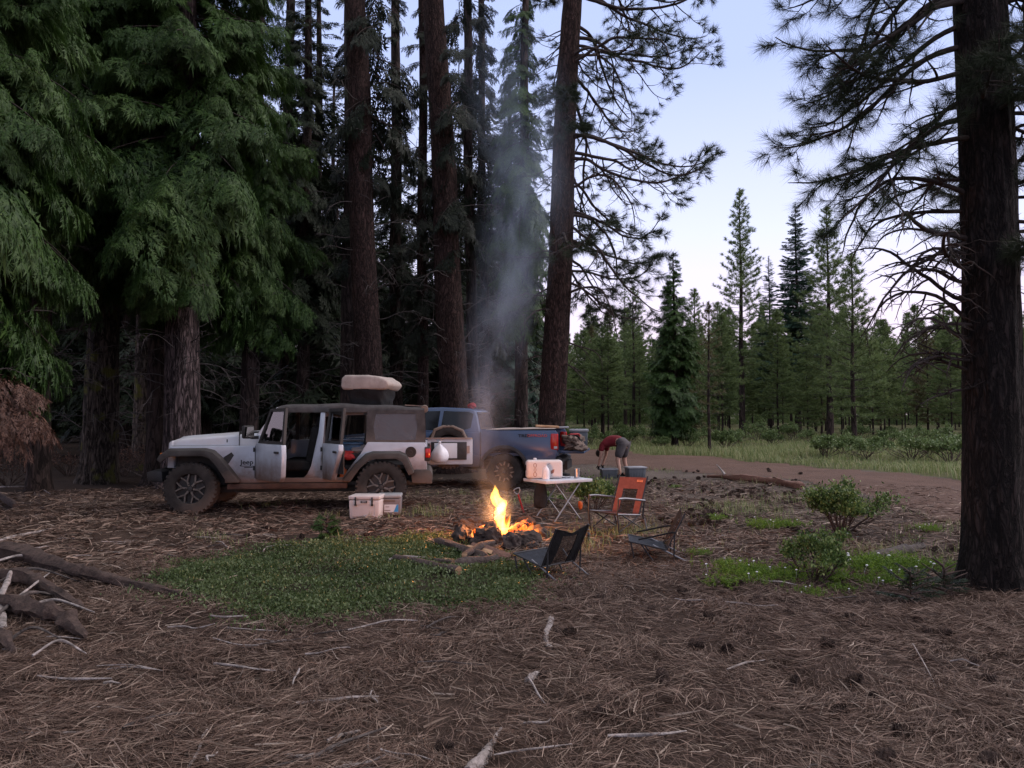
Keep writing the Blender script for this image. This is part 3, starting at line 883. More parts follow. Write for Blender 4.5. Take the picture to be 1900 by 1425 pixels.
# bare old trunks above the vehicles
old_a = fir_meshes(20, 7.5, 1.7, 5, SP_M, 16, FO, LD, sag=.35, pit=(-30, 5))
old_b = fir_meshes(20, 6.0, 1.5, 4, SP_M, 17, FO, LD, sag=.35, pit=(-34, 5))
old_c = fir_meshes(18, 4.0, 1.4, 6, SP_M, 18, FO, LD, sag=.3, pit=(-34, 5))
for (px, Y, r, lean, lab, oc, tw, bark) in [
    (692, 19.8, .37, (-.85, 0), 'bare dark trunk rising behind the roof tent and leaning left, curved dead twigs on it', old_a, (41, 34, 1.5, 10), 'bark_pine'),
    (655, 22.5, .36, (-.1, 0), 'black trunk half hidden behind the leaning trunk above the roof tent', old_b, (42, 26, 1.0, 10), 'bark_far'),
    (785, 24.5, .18, (-.1, 0), 'thin reddish trunk above the gap between the white vehicle and the blue pickup', old_c, (43, 30, 1.0, 10), 'bark_pine'),
    (850, 21.5, .41, (-1.0, 0), 'massive old trunk rising behind the cab of the blue pickup', old_b, (44, 34, 1.4, 10), 'bark_pine'),
    (878, 24.5, .19, (-.3, 0), 'thin dark trunk just right of the massive trunk behind the pickup cab', old_a, (45, 36, 1.0, 10), 'bark_far'),
    (902, 27, .17, (-.25, 0), 'slim dark trunk seen through the smoke behind the pickup, twiggy to the ground', old_c, (46, 60, .5, 10), 'bark_far'),
    (735, 28, .25, (-.1, 0), 'dark trunk deep in the woods between the leaning trunk and the thin reddish one', old_c, (47, 30, .8, 9), 'bark_far'),
    (530, 27, .24, (0, 0), 'dark trunk deep in the woods above the front door of the white vehicle', old_a, (48, 36, .8, 9), 'bark_far'),
]:
    tree('old_conifer', lab, tpos(px, Y), trunk_mesh('trunk', 19, r, r * .55, lean, 36, .12, seed=int(px), k=6), M[bark],
         oc + [dead_twigs(tw[0], tw[1], tw[2], tw[3], r, 1.35, lean=lean, h=19)], cat='tree')
tree('fir_tree', 'dense green fir at the edge of the dark woods, behind the smoke column', tpos(966, 24),
     trunk_mesh('trunk', 17, .22, .08, (.2, 0), 28, .14, seed=21), M['bark_far'],
     fir_meshes(17, 4.6, 1.55, 15, SP_M, 19, FL, LD, sag=.4, pit=(-34, 5)) + [dead_twigs(49, 40, .8, 6, .2, 1.2)])
tree('fir_tree', 'bushy blue green fir low behind the smoke and the pickup bed', tpos(952, 29),
     trunk_mesh('trunk', 10, .16, .04, (0, 0), 24, .16, seed=22), M['bark_far'], fir_meshes(10, .8, 1.7, 16, SP_M, 20, FB, LD, sag=.3))
# deep woods behind
wood = []
for s, (h, z0, rm, nn) in enumerate([(15, 1.5, 2.4, 11), (18, 3.0, 2.2, 10), (12, .6, 2.1, 13)]):
    t = thing('forest_fir', 'dark fir standing deep in the shaded woods behind the vehicles', 'tree', (0, 0, -50), 0, 'firs deep in the dark woods')
    link('trunk', trunk_mesh('trunk', h, .22, .05, (0, 0), 16, .3, seed=60 + s), t, M['bark_far'])
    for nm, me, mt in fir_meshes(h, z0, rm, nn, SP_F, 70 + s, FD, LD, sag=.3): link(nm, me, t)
    wood.append([t, 0])
g = np.random.default_rng(77)
spots = []
for i in range(400):
    Y = g.uniform(25, 62); px = g.uniform(-250, 985)
    p = tpos(px, Y)
    if all((p - q).length > 2.6 for q in spots): spots.append(p)
    if len(spots) >= 62: break
for i, p in enumerate(spots):
    w_ = wood[i % 3]
    o = w_[0] if w_[1] == 0 else copy_tree(w_[0]); w_[1] += 1
    o.location = p; o.rotation_euler = (0, 0, g.random() * 6.28); s = g.uniform(.85, 1.25); o.scale = (s, s, s)

# woods left of and behind the photographer's clearing that keep the light out
for (x, y, k) in [(-9.5, 9.5, 0), (-12, 14, 1), (-9, 3.5, 2), (-5, -7, 1), (2, -8, 0), (9.5, -5, 1), (-13, -3, 2)]:
    o = copy_tree(wood[k][0]); o.location = gz(x, y, -.05); o.rotation_euler = (0, 0, x * 3); o.scale = (1.1, 1.1, 1.1)
    o['group'] = 'firs around the clearing'; o['label'] = 'dark fir standing close around the camp clearing'

# ================================================================ the two ponderosas with long-needled limbs
PP = [dict(wander=.085, bend=lambda t: (-1.1 + 2.6 * t), nch=11, ratio=.38, ang=rad(48), t0=.22, seg=.1, k=6, flat=.3),
      dict(wander=.09, bend=lambda t: (-1.2 + 3.6 * t), nch=3.4, ratio=.5, ang=rad(42), t0=.3, seg=.07, k=5, tip=True, flat=.4),
      dict(wander=.08, bend=lambda t: (.6 + 1.8 * t), nch=0, ratio=.5, ang=rad(40), t0=.3, seg=.05, k=4, tip=True)]
PD = [dict(wander=.12, bend=lambda t: (.2 - 3.0 * t), nch=8, ratio=.40, ang=rad(50), t0=.15, seg=.09, k=6, flat=.5),
      dict(wander=.14, bend=lambda t: (-1.6), nch=4, ratio=.5, ang=rad(45), t0=.2, seg=.06, k=4, flat=.5),
      dict(wander=.18, bend=lambda t: (-1.2), nch=0, ratio=.5, ang=rad(45), t0=.3, seg=.05, k=3)]


def ponderosa(limbs, seed, nk, nl, nw, lean, h, tuftmat):
    g = np.random.default_rng(seed); acc = Acc(); tips = []
    for (z, az, L, el, dead) in limbs:
        a = rad(az); e = rad(el)
        d = np.array([math.cos(a) * math.cos(e), math.sin(a) * math.cos(e), math.sin(e)])
        o = np.array([lean[0] * z / h + math.cos(a) * .12, lean[1] * z / h + math.sin(a) * .12, z])
        tl = []
        grow(acc, tl, o, d, L, .009 + .0095 * L, 0, PD if dead else PP, g)
        tips += tl
    P = np.array([t[0] for t in tips]); D = np.array([t[1] for t in tips])
    V, f = tufts(P, D, nk, nl, nw, .62, .13)
    lm = acc.mesh('limbs', True); cm = np_mesh('crown', V, f)
    return [('limbs', lm, M['limb_dark']), ('crown', cm, tuftmat)]


g = np.random.default_rng(91)
lim = []
for i in range(46):
    z = 4.1 + 9.2 * (i + g.random()) / 46
    az = g.normal(-5, 42) if g.random() < .8 else g.uniform(100, 260)
    back = abs((az + 180) % 360 - 180) > 90
    L = (1.5 if back else (2.5 + 1.2 * min(1, (z - 3.5) / 6)) * g.uniform(.75, 1.15))
    lim.append((z, az, L, g.uniform(-14, 22) + (z - 7) * 2.0, g.random() < .14 or z < 4.6))
for z, az, L in ((2.6, 200, .9), (3.1, 165, 1.0), (3.4, 10, 1.5), (2.9, -25, 1.2), (2.2, 20, .8), (4.5, 190, 1.2), (5.6, 170, 1.0)): lim.append((z, az, L, -10, True))
tree('ponderosa_pine', 'tall pine with straight plated trunk beside the pickup tailgate, limbs all to the right', tpos(1018, 18.6),
     trunk_mesh('trunk', 15, .34, .19, (.75, 0), 48, .09, seed=30, k=6, flare=.2), M['bark_pine'], ponderosa(lim, 92, 46, .20, .0085, (.75, 0), 15, M['pine_needle']))
lim = []
for i in range(17):
    z = 4.25 + 3.3 * (i + g.random()) / 17
    az = g.normal(180, 28); L = g.uniform(1.5, 2.3)
    lim.append((z, az, L, g.uniform(-16, 10) + (z - 4) * 3, False))
for z, az, L, el in ((2.05, 176, 1.0, 15), (2.35, 184, 1.25, 8), (2.7, 172, 1.5, 18), (3.0, 190, 1.6, 4), (3.3, 181, 1.5, -4), (3.6, 166, 1.4, 5), (2.5, 196, 1.1, -2), (3.15, 177, 1.2, 22), (2.2, 160, .9, 10),
                     (3.9, 150, 1.2, 4), (1.9, 186, .7, 12), (2.85, 183, 1.25, 22)): lim.append((z, az, L * .95, el - 2, True))
for z, az, L, el in ((3.3, 183, 1.7, 12), (2.5, 178, 1.35, 14), (3.75, 174, 1.7, 6), (2.15, 190, 1.1, 12)): lim.append((z, az, L, el, True))
for i in range(16): lim.append((3.0 + 4.2 * g.random(), g.normal(0, 40), g.uniform(.9, 1.5), g.uniform(-10, 25), g.random() < .35))
for i in range(6): lim.append((3.0 + 3.5 * g.random(), g.normal(-95, 20), g.uniform(.7, 1.2), g.uniform(-5, 25), False))
for i in range(10): lim.append((6.9 + 3.5 * g.random(), g.uniform(0, 360), g.uniform(1.2, 2.0), 15, False))
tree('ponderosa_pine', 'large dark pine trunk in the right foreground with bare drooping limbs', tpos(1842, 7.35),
     trunk_mesh('trunk', 11, .252, .185, (-.05, 0), 56, .06, seed=31, k=6, flare=.28, amp=.07), M['bark_backlit'], ponderosa(lim, 93, 60, .17, .0030, (-.05, 0), 11, M['pine_needle']))
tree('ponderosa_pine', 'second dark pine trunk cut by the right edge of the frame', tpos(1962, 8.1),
     trunk_mesh('trunk', 11, .27, .2, (.1, 0), 44, .08, seed=32, k=6), M['bark_backlit'],
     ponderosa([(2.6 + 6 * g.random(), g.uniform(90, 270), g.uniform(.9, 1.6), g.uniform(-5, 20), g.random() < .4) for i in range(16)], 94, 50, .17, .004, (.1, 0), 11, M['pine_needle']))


# ================================================================ trees beyond the road
def young_pine(h, z0, rmax, seed, nk=16, nl=.24, nw=.026, whorl=.36, per=6, up=16):
    g = np.random.default_rng(seed); limbs = Acc(); P = []; D = []
    z = z0
    while z < h - .25:
        t = (z - z0) / (h - z0)
        L0 = rmax * (1 - t) ** .75 * min(1, .5 + 2.2 * t) + .12
        a0 = g.random() * 6.28
        for k in range(per):
            if g.random() < .12: continue
            a = a0 + 6.283 * k / per + g.normal(0, .25); L = L0 * g.uniform(.6, 1.15); e = rad(up - 24 * (1 - t) + 22 * t + g.normal(0, 6))
            n = 6; s = np.linspace(0, 1, n)
            hz = L * s * math.cos(e); vz = L * s * math.sin(e) + .22 * L * s ** 2.4
            q = np.stack([math.cos(a) * hz, math.sin(a) * hz, z + vz], -1)
            limbs.tube(q, np.linspace(.006 + .008 * L, .004, n), 4)
            dv = nrm(q[-1] - q[-2])
            P.append(q[-1]); D.append(dv)
            m = max(2, int(L / .17)); dens = .55 + .45 * t
            for j in range(m):
                u = g.uniform(.25, 1.0)
                if g.random() > dens + u * .4: continue
                b = np.array([np.interp(u, s, q[:, i]) for i in range(3)])
                sd = np.array([-math.sin(a), math.cos(a), 0]) * g.choice([-1, 1])
                dd = nrm(dv * .7 + sd * .8 + np.array([0, 0, .3])); l2 = min(.55, L * .27) * g.uniform(.5, 1.2)
                P.append(b + dd * l2); D.append(nrm(dd + np.array([0, 0, .5])))
                limbs.tube(np.array([b, b + dd * l2 * .5, b + dd * l2]), [.005, .004, .003], 3)
                if l2 > .25: P.append(b + dd * l2 * .5 + g.normal(0, .03, 3)); D.append(nrm(dd + np.array([0, 0, .4])))
        z += whorl * g.uniform(.75, 1.25) * (1.1 - .45 * t)
    for zz in np.arange(h - .5, h + .01, .12): P.append(np.array([0, 0, zz])); D.append(np.array([0, 0, 1.0]))
    V, f = tufts(np.array(P), np.array(D), nk, nl, nw, .7, .12)
    return limbs.mesh('limbs'), np_mesh('crown', V, f)


def make_pine(label, px, Y, h, z0, rmax, r0, seed, leaf, group=None, **kw):
    lm, cm = young_pine(h, z0, rmax, seed, **kw)
    lm.materials.append(LD); cm.materials.append(leaf)
    return tree('pine_tree', label, tpos(px, Y), trunk_mesh('trunk', h, r0, .02, (0, 0), 18, .25, seed=seed, flare=.15), M['bark_far'], [('limbs', lm, None), ('crown', cm, None)], group)


def topz(py, Y): return float(at(950, py, Y)[2])


PY, PN = M['pine_young'], M['pine_needle']
make_pine('tallest lone pine beyond the road, open tiered crown against the pale sky', 1377, 52, topz(348, 52), 4.2, 2.1, .22, 101, PY, nk=18)
make_pine('slim pine with long bare stem and high tufts, second right of the tallest lone pine', 1540, 47, topz(383, 47), 2.6, 2.3, .22, 102, PY, nk=18)
make_pine('open pine with level bare lower limbs, closest to the right foreground trunk', 1584, 39, topz(468, 39), 1.6, 2.0, .14, 103, PY, nk=17)
make_pine('thin scrawny sapling pine with yellowing needles by the grass edge', 1316, 31.5, topz(556, 31.5), 1.2, .75, .07, 104, M['pine_yellow'], nk=9, nl=.15)
make_pine('pointed young pine left of the dense dark fir', 1176, 58, topz(530, 58), 2.0, 1.9, .15, 105, PY)
make_pine('tall thin bare topped pine standing left of the dense dark fir', 1160, 76, topz(517, 76), 6, 1.2, .17, 106, PY, nk=7)
make_pine('young pine just right of the dense dark fir tip', 1290, 60, topz(536, 60), 2.0, 1.8, .15, 107, PY)
make_pine('broad young pine whose needles hide the horizon beside the pine trunk', 1118, 50, topz(596, 50), 1.5, 1.8, .13, 108, PY)
make_pine('young pine between the tallest lone pine and the dense dark fir, pale green', 1333, 66, topz(560, 66), 2, 1.7, .14, 109, PY)


def make_fir(label, px, Y, h, z0, rmax, r0, seed, leaf, sp=SP_F, nper=15, **kw):
    return tree('fir_tree', label, tpos(px, Y), trunk_mesh('trunk', h, r0, .02, (0, 0), 16, .25, seed=seed, flare=.15), M['bark_far'], fir_meshes(h, z0, rmax, nper, sp, seed, leaf, LD, **kw))


make_fir('dense dark fir with boughs almost to the ground beyond the road', 1252, 38, topz(466, 38), 1.0, 1.7, .17, 111, FL, SP_M, 36, sag=.12, pit=(-20, 25))
make_fir('tall blue green spire fir, the tallest fir against the sky', 1481, 66, topz(374, 66), 4.0, 3.0, .28, 112, FB, SP_F, 30, sag=.08, pit=(-8, 22))
make_fir('slim blue green spire fir left of the tallest spire fir', 1430, 72, topz(474, 72), 3.0, 2.0, .2, 113, FB, SP_F, 28, sag=.08, pit=(-8, 22))
protos = []
for s, (h, z0, rm) in enumerate([(12.5, 2.2, 2.0), (10.5, 1.6, 1.9), (14, 3.0, 2.1), (9, .9, 1.7)]):
    t = thing('pine_tree', 'young green pine in the stand beyond the road', 'tree', (0, 0, -60), 0, 'young pines beyond the road')
    lm, cm = young_pine(h, z0, rm, 130 + s, nk=14, nl=.28, nw=.045)
    lm.materials.append(LD); cm.materials.append(PY if s != 3 else M['pine_yellow'])
    link('trunk', trunk_mesh('trunk', h, .085, .02, (0, 0), 12, .4, seed=140 + s, flare=.1), t, M['bark_far'])
    link('limbs', lm, t); link('crown', cm, t)
    protos.append([t, 0])
g = np.random.default_rng(55)
heroes = [(1377, 52), (1540, 47), (1584, 39), (1316, 31), (1176, 58), (1252, 41)]
spots = []
for i in range(3000):
    Y = 46 + 84 * g.random() ** 1.3; px = g.uniform(985, 2030)
    if px < 1075 and Y < 60: continue
    if any(abs(px - hx) < 24 and Y < hy + 2 for hx, hy in heroes): continue
    p = tpos(px, Y)
    if all((p - q).length > 2.3 + Y * .008 for q in spots): spots.append(p)
    if len(spots) >= 150: break
for i, p in enumerate(spots):
    w_ = protos[[0, 1, 2, 0, 1, 3, 2, 1][i % 8]]
    o = w_[0] if w_[1] == 0 else copy_tree(w_[0]); w_[1] += 1
    hh = [12.5, 10.5, 14, 9][[0, 1, 2, 0, 1, 3, 2, 1][i % 8]]
    want = topz(g.uniform(562, 650), p[1]) ; s = min(1.35, max(.55, want / hh))
    o.location = p; o.rotation_euler = (0, 0, g.random() * 6.28); o.scale = (s ** .6, s ** .6, s)


# the wood closing the view far off: crowns merge into one mass
def far_mass(name, n, px0, px1, Y0, Y1, h0, h1, mat, seed, low=0):
    g = np.random.default_rng(seed); P = []; H = []
    for i in range(n):
        Y = g.uniform(Y0, Y1); p = tpos(g.uniform(px0, px1), Y); h = g.uniform(h0, h1); m = 330
        t = g.random(m) ** 1.3; a = g.random(m) * 6.283; r = (1 - t) * g.random(m) ** .5 * 2.3 + .1
        P.append(np.stack([p.x + r * np.cos(a), p.y + r * np.sin(a), low + t * (h - low)], -1))
    P = np.concatenate(P); D = nrm(g.normal(0, .6, P.shape) + np.array([0, 0, .6]))
    V, f = tufts(P, D, 5, .75, .12, .8, .3)
    return tag(link(name, np_mesh(name, V, f), None, mat), kind='stuff')


far_mass('far_forest', 230, 960, 2150, 112, 190, 9, 16, PY, 301)
far_mass('dark_forest', 190, -420, 990, 60, 95, 9, 22, FD, 302)


# ================================================================ shrubs
def shrub(seed, w, h, nst, nleaf, ll, lw):
    g = np.random.default_rng(seed); acc = Acc(); tips = []
    PB = [dict(wander=.14, bend=lambda t: .8, nch=5, ratio=.5, ang=rad(38), t0=.35, seg=.06, k=5, flat=.4),
          dict(wander=.15, bend=lambda t: .8, nch=4, ratio=.55, ang=rad(40), t0=.25, seg=.05, k=4, flat=.5, tip=True),
          dict(wander=.15, bend=lambda t: .5, nch=0, ratio=.5, ang=rad(40), t0=.3, seg=.05, k=3, tip=True)]
    for i in range(nst):
        a = 6.283 * (i + g.random()) / nst; e = g.uniform(.55, 1.35)
        d = np.array([math.cos(a) * math.cos(e) * w / h * .9, math.sin(a) * math.cos(e) * w / h * .9, math.sin(e)])
        grow(acc, tips, np.array([math.cos(a) * .04, math.sin(a) * .04, -.02]), d, h * g.uniform(.65, .95), .012 * h + .003, 0, PB, g)
    P = np.array([t[0] for t in tips]); D = np.array([t[1] for t in tips])
    kp = g.random(len(P)) < .68; P, D = P[kp], D[kp]
    per = max(3, nleaf // len(P))
    c = np.repeat(P, per, 0) + g.normal(0, .052 * h, (len(P) * per, 3)) - np.repeat(D, per, 0) * (g.random((len(P) * per, 1)) * .10 * h)
    c = c[c[:, 2] > (.30 + .12 * g.random(len(c))) * h]
    n = len(c); d = nrm(g.normal(0, .75, (n, 3)) + np.array([0, 0, .8])); sd = nrm(np.cross(d, g.normal(0, 1, (n, 3))))
    V, f = leaf_quads(c, d, sd, ll * (.7 + .6 * g.random(n)), lw * (.7 + .6 * g.random(n)))
    return acc.mesh('stems', True), np_mesh('foliage', V, f)


def make_shrub(label, p, seed, w, h, nst, nleaf, ll, lw, mat='shrub_leaf', group=None):
    sm, fm = shrub(seed, w, h, nst, nleaf, ll, lw)
    o = thing('shrub', label, 'shrub', p, 0, group)
    link('stems', sm, o, M['stem']); link('foliage', fm, o, M[mat]); return o


make_shrub('round leafy shrub with bare stems, largest near the right foreground trunk', gp(1562, 993), 201, 1.05, .90, 15, 11000, .042, .012)
make_shrub('small leafy shrub standing in the bright herbs, in front of the round shrub', gp(1512, 1080), 202, .66, .60, 11, 5200, .036, .010)
make_shrub('leafy shrub between the folding table and the orange chair', gp(1103, 948), 203, .62, .66, 10, 3600, .05, .013)
make_shrub('low shrub under the folding table', gp(1020, 940), 204, .7, .34, 9, 1200, .045, .012)
make_shrub('dead grey twiggy shrub near the right foreground trunk', gp(1695, 1022), 208, .5, .32, 6, 60, .02, .006)
ps = []
for s, (w, h) in enumerate([(1.5, 1.15), (1.9, 1.3), (1.3, .95)]):
    o = make_shrub('green shrub in the meadow along the far side of the road', (0, 0, -60), 210 + s, w, h, 12, 2600, .085, .028, 'shrub_far', 'meadow shrubs beyond the road')
    ps.append([o, 0])
g = np.random.default_rng(66)
sh = [(1062, 40), (1095, 38), (1130, 41), (1165, 39), (1200, 43), (1228, 37), (1275, 38), (1300, 45), (1345, 36), (1372, 42), (1405, 45), (1430, 40), (1470, 47), (1500, 44), (1530, 29), (1565, 31), (1603, 28), (1630, 33), (1650, 40), (1690, 27), (1722, 29), (1760, 26), (1745, 35), (1800, 28), (1885, 25), (1040, 47), (1075, 50), (1260, 52), (1320, 54), (1450, 55), (1590, 48), (1700, 45), (1830, 42), (1150, 55), (1385, 58), (1650, 58)]
for i, (px, Y) in enumerate(sh):
    w_ = ps[i % 3]; o = w_[0] if w_[1] == 0 else copy_tree(w_[0]); w_[1] += 1
    o.location = tpos(px, Y, 0); o.rotation_euler = (0, 0, g.random() * 6.28); s = g.uniform(.75, 1.15); o.scale = (s, s, s * g.uniform(.85, 1.1))


for i, (px, Y, w_, h_) in enumerate([(70, 19.5, 1.5, .9), (128, 20.5, 1.3, .8), (232, 19.6, 1.0, .9), (18, 17.5, 1.3, .8), (268, 21, 1.2, .7)]):
    make_shrub(['tangle of dead brush in the dark woods left of the mossy trunk', 'low dead brush just left of the mossy cracked trunk', 'bare grey brush between the mossy trunk and the front bumper', 'dead brush at the far left edge under the rusty bough', 'dead brush behind the slim mossy trunk'][i], tpos(px, Y, 0), 260 + i, w_, h_, 12, 500, .05, .012, 'dead_needle')


# bright herbs with white flower heads
def herb(seed, w, h, ns):
    g = np.random.default_rng(seed); acc = Acc(); cs = []
    for i in range(ns):
        b = np.append(g.normal(0, w * .3, 2), -.01); tip = b + np.array([*g.normal(0, .06, 2), h * g.uniform(.5, 1)])
        mid = (b + tip) / 2 + np.append(g.normal(0, .015, 2), 0)
        acc.tube(np.array([b, mid, tip]), [.002, .0016, .001], 3)
        for k in range(26): cs.append(b + (tip - b) * g.uniform(.2, 1))
    c = np.array(cs); n = len(c); d = nrm(g.normal(0, .8, (n, 3)) + np.array([0, 0, .5])); sd = nrm(np.cross(d, g.normal(0, 1, (n, 3))))
    V, f = leaf_quads(c, d, sd, .034 * (.6 + .8 * g.random(n)), .0042 * (.6 + .8 * g.random(n)))
    fl = MB()
    return acc.mesh('stems'), np_mesh('leaves', V, f)


def flower_heads(seed, n, w, h, parent):
    g = np.random.default_rng(seed)
    for i in range(n):
        mb = MB(); b = Vector((g.normal(0, w * .3), g.normal(0, w * .3), 0)); t = b + Vector((g.normal(0, .02), g.normal(0, .02), h * g.uniform(.6, 1.0)))
        mb.tube([b, (b + t) / 2 + Vector((.01, 0, 0)), t], .0015, 4)
        mb.blob(t, (.014, .014, .009), .3, 2, i)
        mb.build('flower', M['petal'], parent)


hp = []
for s, (w, h, ns) in enumerate([(.5, .2, 90), (.4, .17, 70)]):
    o = thing('herb_clump', 'bright yellow green herb clump among the cones in the right foreground', 'plant', (0, 0, -60), 0, 'bright herb clumps')
    a, b = herb(230 + s, w, h, ns); link('stems', a, o, M['herb_leaf']); link('leaves', b, o, M['herb_leaf'])
    flower_heads(240 + s, 3 if s == 0 else 1, w, h, o); hp.append([o, 0])
g = np.random.default_rng(67)
for i, (px, py, s) in enumerate([(1590, 1060, 1.1), (1630, 1062, 1.2), (1668, 1058, 1.1), (1705, 1062, 1.0), (1738, 1062, .8), (1612, 1085, .8), (1660, 1085, .9), (1480, 1068, .9), (1445, 1075, .8), (1545, 1078, .9),
                                 (1370, 1066, .9), (1340, 1085, .7), (1400, 1080, .8), (1345, 1048, .5), (1420, 980, .9), (1460, 978, .9), (1500, 1105, .5), (1565, 1098, .6), (1295, 1030, .5), (1690, 1090, .7), (1330, 965, .6), (1255, 905, .5), (1720, 985, .6)]):
    w_ = hp[i % 2]; o = w_[0] if w_[1] == 0 else copy_tree(w_[0]); w_[1] += 1
    o.location = gp(px, py); o.rotation_euler = (0, 0, g.random() * 6.28); o.scale = (s, s, s * .85)
lo, V, f = fir_parts(.26, .03, .12, 120, SP_M, 250, sag=.1, pit=(0, 40))
o = thing('fir_seedling', 'small fir seedling at the back edge of the green mat', 'plant', gp(606, 1000)); link('stem', lo.mesh('stem'), o, M['stem']); link('crown', np_mesh('crown', V, f), o, FL)
lo, V, f = fir_parts(.30, .03, .17, 70, SP_F, 251, sag=.1, pit=(0, 40))
o = thing('fir_seedling', 'dark spreading fir seedling at the foot of the right foreground trunk', 'plant', gp(1690, 1125)); link('stem', lo.mesh('stem'), o, M['stem']); link('crown', np_mesh('crown', V, f), o, FD)
o = thing('fir_seedling', 'low grey green fir seedling beside the right foreground trunk base', 'plant', gp(1752, 1110)); link('stem', lo.mesh('stem'), o, M['stem']); link('crown', np_mesh('crown', V * np.array([.8, .8, .7]), f), o, FD)
# ================================================================ vehicles
def lerp(a, b, t): return a + (b - a) * t


def arcpts(cx, cz, r, a0, a1, n):
    return [(cx + r * math.cos(rad(a0 + (a1 - a0) * i / n)), cz + r * math.sin(rad(a0 + (a1 - a0) * i / n))) for i in range(n + 1)]


def wheel(parent, loc, R, W, side, style, rz=0, tyre_mat='tyre'):
    w_ = bpy.data.objects.new('wheel', None); COL.objects.link(w_); w_.parent = parent; w_.location = loc; w_.rotation_euler = (0, rz, 0)
    rr_ = .57 * R; h = W / 2
    mb = MB().lathe([(rr_, -h * .9), (rr_ + .02, -h), (R * .8, -h * 1.02), (R * .93, -h * .96), (R * .975, -h * .75), (R * .985, -h * .3), (R * .985, h * .3), (R * .975, h * .75), (R * .93, h * .96), (R * .8, h * 1.02), (rr_ + .02, h), (rr_, h * .9)], k=56, axis='y', caps=False)
    n = 34
    for i in range(n):
        for s, off in ((-1, 0), (1, .5), (0, .25)):
            a = 2 * math.pi * (i + off) / n
            yy = s * h * .68; wy = h * .52 if s else h * .5
            mb.box((math.cos(a) * R * .985, yy, math.sin(a) * R * .985), (R * .03, wy, R * .1), (0, -a, 0))
        a = 2 * math.pi * i / n
        for s in (-1, 1): mb.box((math.cos(a) * R * .93, s * h * .97, math.sin(a) * R * .93), (R * .1, h * .05, R * .075), (0, -a, 0))
    mb.build('tyre', M[tyre_mat], w_)
    f = side
    MB().lathe([(rr_ * .02, f * h * .35), (rr_ * .9, f * h * .3), (rr_ * .98, f * h * .8), (rr_ * 1.03, f * h * .9), (rr_ * 1.0, f * h * .6), (rr_ * .95, -f * h * .7)], k=40, axis='y', caps=False).build('barrel', M['rim_dark'], w_)
    mb = MB(); y0, y1 = f * h * .45, f * h * .8
    def bar(a0, r0, a1, r1, wd):
        p = Vector((math.cos(a0) * r0, 0, math.sin(a0) * r0)); q = Vector((math.cos(a1) * r1, 0, math.sin(a1) * r1)); d = (q - p).normalized(); s = Vector((-d.z, 0, d.x)) * wd
        mb.prism([((p + s).x, (p + s).z), ((q + s * .8).x, (q + s * .8).z), ((q - s * .8).x, (q - s * .8).z), ((p - s).x, (p - s).z)], y0, y1)
    if style == 'y':
        for i in range(6):
            a = 2 * math.pi * i / 6 + .3
            bar(a, rr_ * .2, a, rr_ * .56, .016)
            for s in (-1, 1): bar(a, rr_ * .52, a + s * .3, rr_ * .97, .012)
    else:
        for i in range(6):
            a = 2 * math.pi * i / 6 + .2
            for s in (-1, 1): bar(a + s * .16, rr_ * .62, a + s * .3, rr_ * .98, .013)
    mb.build('spokes', M['rim_metal'] if style == 'y' else M['rim_bronze'], w_)
    mb = MB().lathe([(.001, f * h * .9), (rr_ * .16, f * h * .88), (rr_ * .22, f * h * .5), (rr_ * .24, f * h * .3)], k=20, axis='y')
    for i in range(5):
        a = 2 * math.pi * i / 5; mb.cyl((math.cos(a) * rr_ * .3, f * h * .45, math.sin(a) * rr_ * .3), (math.cos(a) * rr_ * .3, f * h * .85, math.sin(a) * rr_ * .3), .011, .011, 8)
    mb.build('hub', M['rim_dark'], w_)
    return w_


M['red_print'] = pm('red decal', (.55, .07, .06), rough=.5, var=.05, bump=0)
M['rim_bronze'] = pm('dusty bronze rim', (.3, .25, .22), rough=.5, var=.15, bump=0, metal=.3)
JW, JD = M['white_paint'], M['black_plastic']
# ---------------------------------------------------------------- white open off-road vehicle
_yaw = rad(6)
_m = at(533, 768, 12.63)
J = thing('off_road_vehicle', 'mud splashed white four door off road vehicle with black canvas top and doors open', 'car',
          (_m[0] - .93 * math.sin(_yaw), 12.63 + .93 * math.cos(_yaw), 0), _yaw)
for x in (-1.504, 1.504):
    for s in (-1, 1): wheel(J, (x, s * .80, .408), .417, .26, s, 'y', .4 * x)
# body tub: fenders, cowl, sill, floor, rear quarters, far side
b = MB()
for s in (-1, 1):
    y0, y1 = s * .785, s * .70
    b.prism([(-1.86, .95), (-1.86, 1.075), (-.53, 1.085), (-.53, .50), (-.86, .50), (-1.02, .72), (-1.25, .93)], y0, y1)
    b.prism([(-1.86, 1.02), (-1.84, 1.085), (-.50, 1.085), (-.50, 1.02)], s * .69, s * .55)
    b.prism([(-.53, 1.085), (-.50, 1.27), (-.33, 1.24), (-.36, 1.085)], s * .76, s * .66)
    b.prism([(1.27, 1.135), (2.2, 1.125), (2.24, 1.05), (2.24, .66), (2.05, .60), (1.98, .72), (1.84, .88), (1.62, .94), (1.40, .93), (1.2, .84), (1.04, .66), (.95, .50), (.84, .50), (.90, .60), (1.02, .77), (1.16, .95), (1.23, 1.07)], y0, y1)
    b.prism([(2.18, .66), (2.18, 1.12), (2.245, 1.12), (2.245, .66)], s * .70, s * .55)
    b.box((0, s * .745, .52), (2.0, .075, .075))
b.prism([(.235, .548), (.60, .548), (.54, .66), (.515, .85), (.575, 1.66), (.50, 1.66), (.47, 1.3), (.42, 1.05), (.36, .75), (.30, .62)], -.77, -.69, f=lambda x, y, z: (x, y + max(0, z - 1.12) * .14, z))
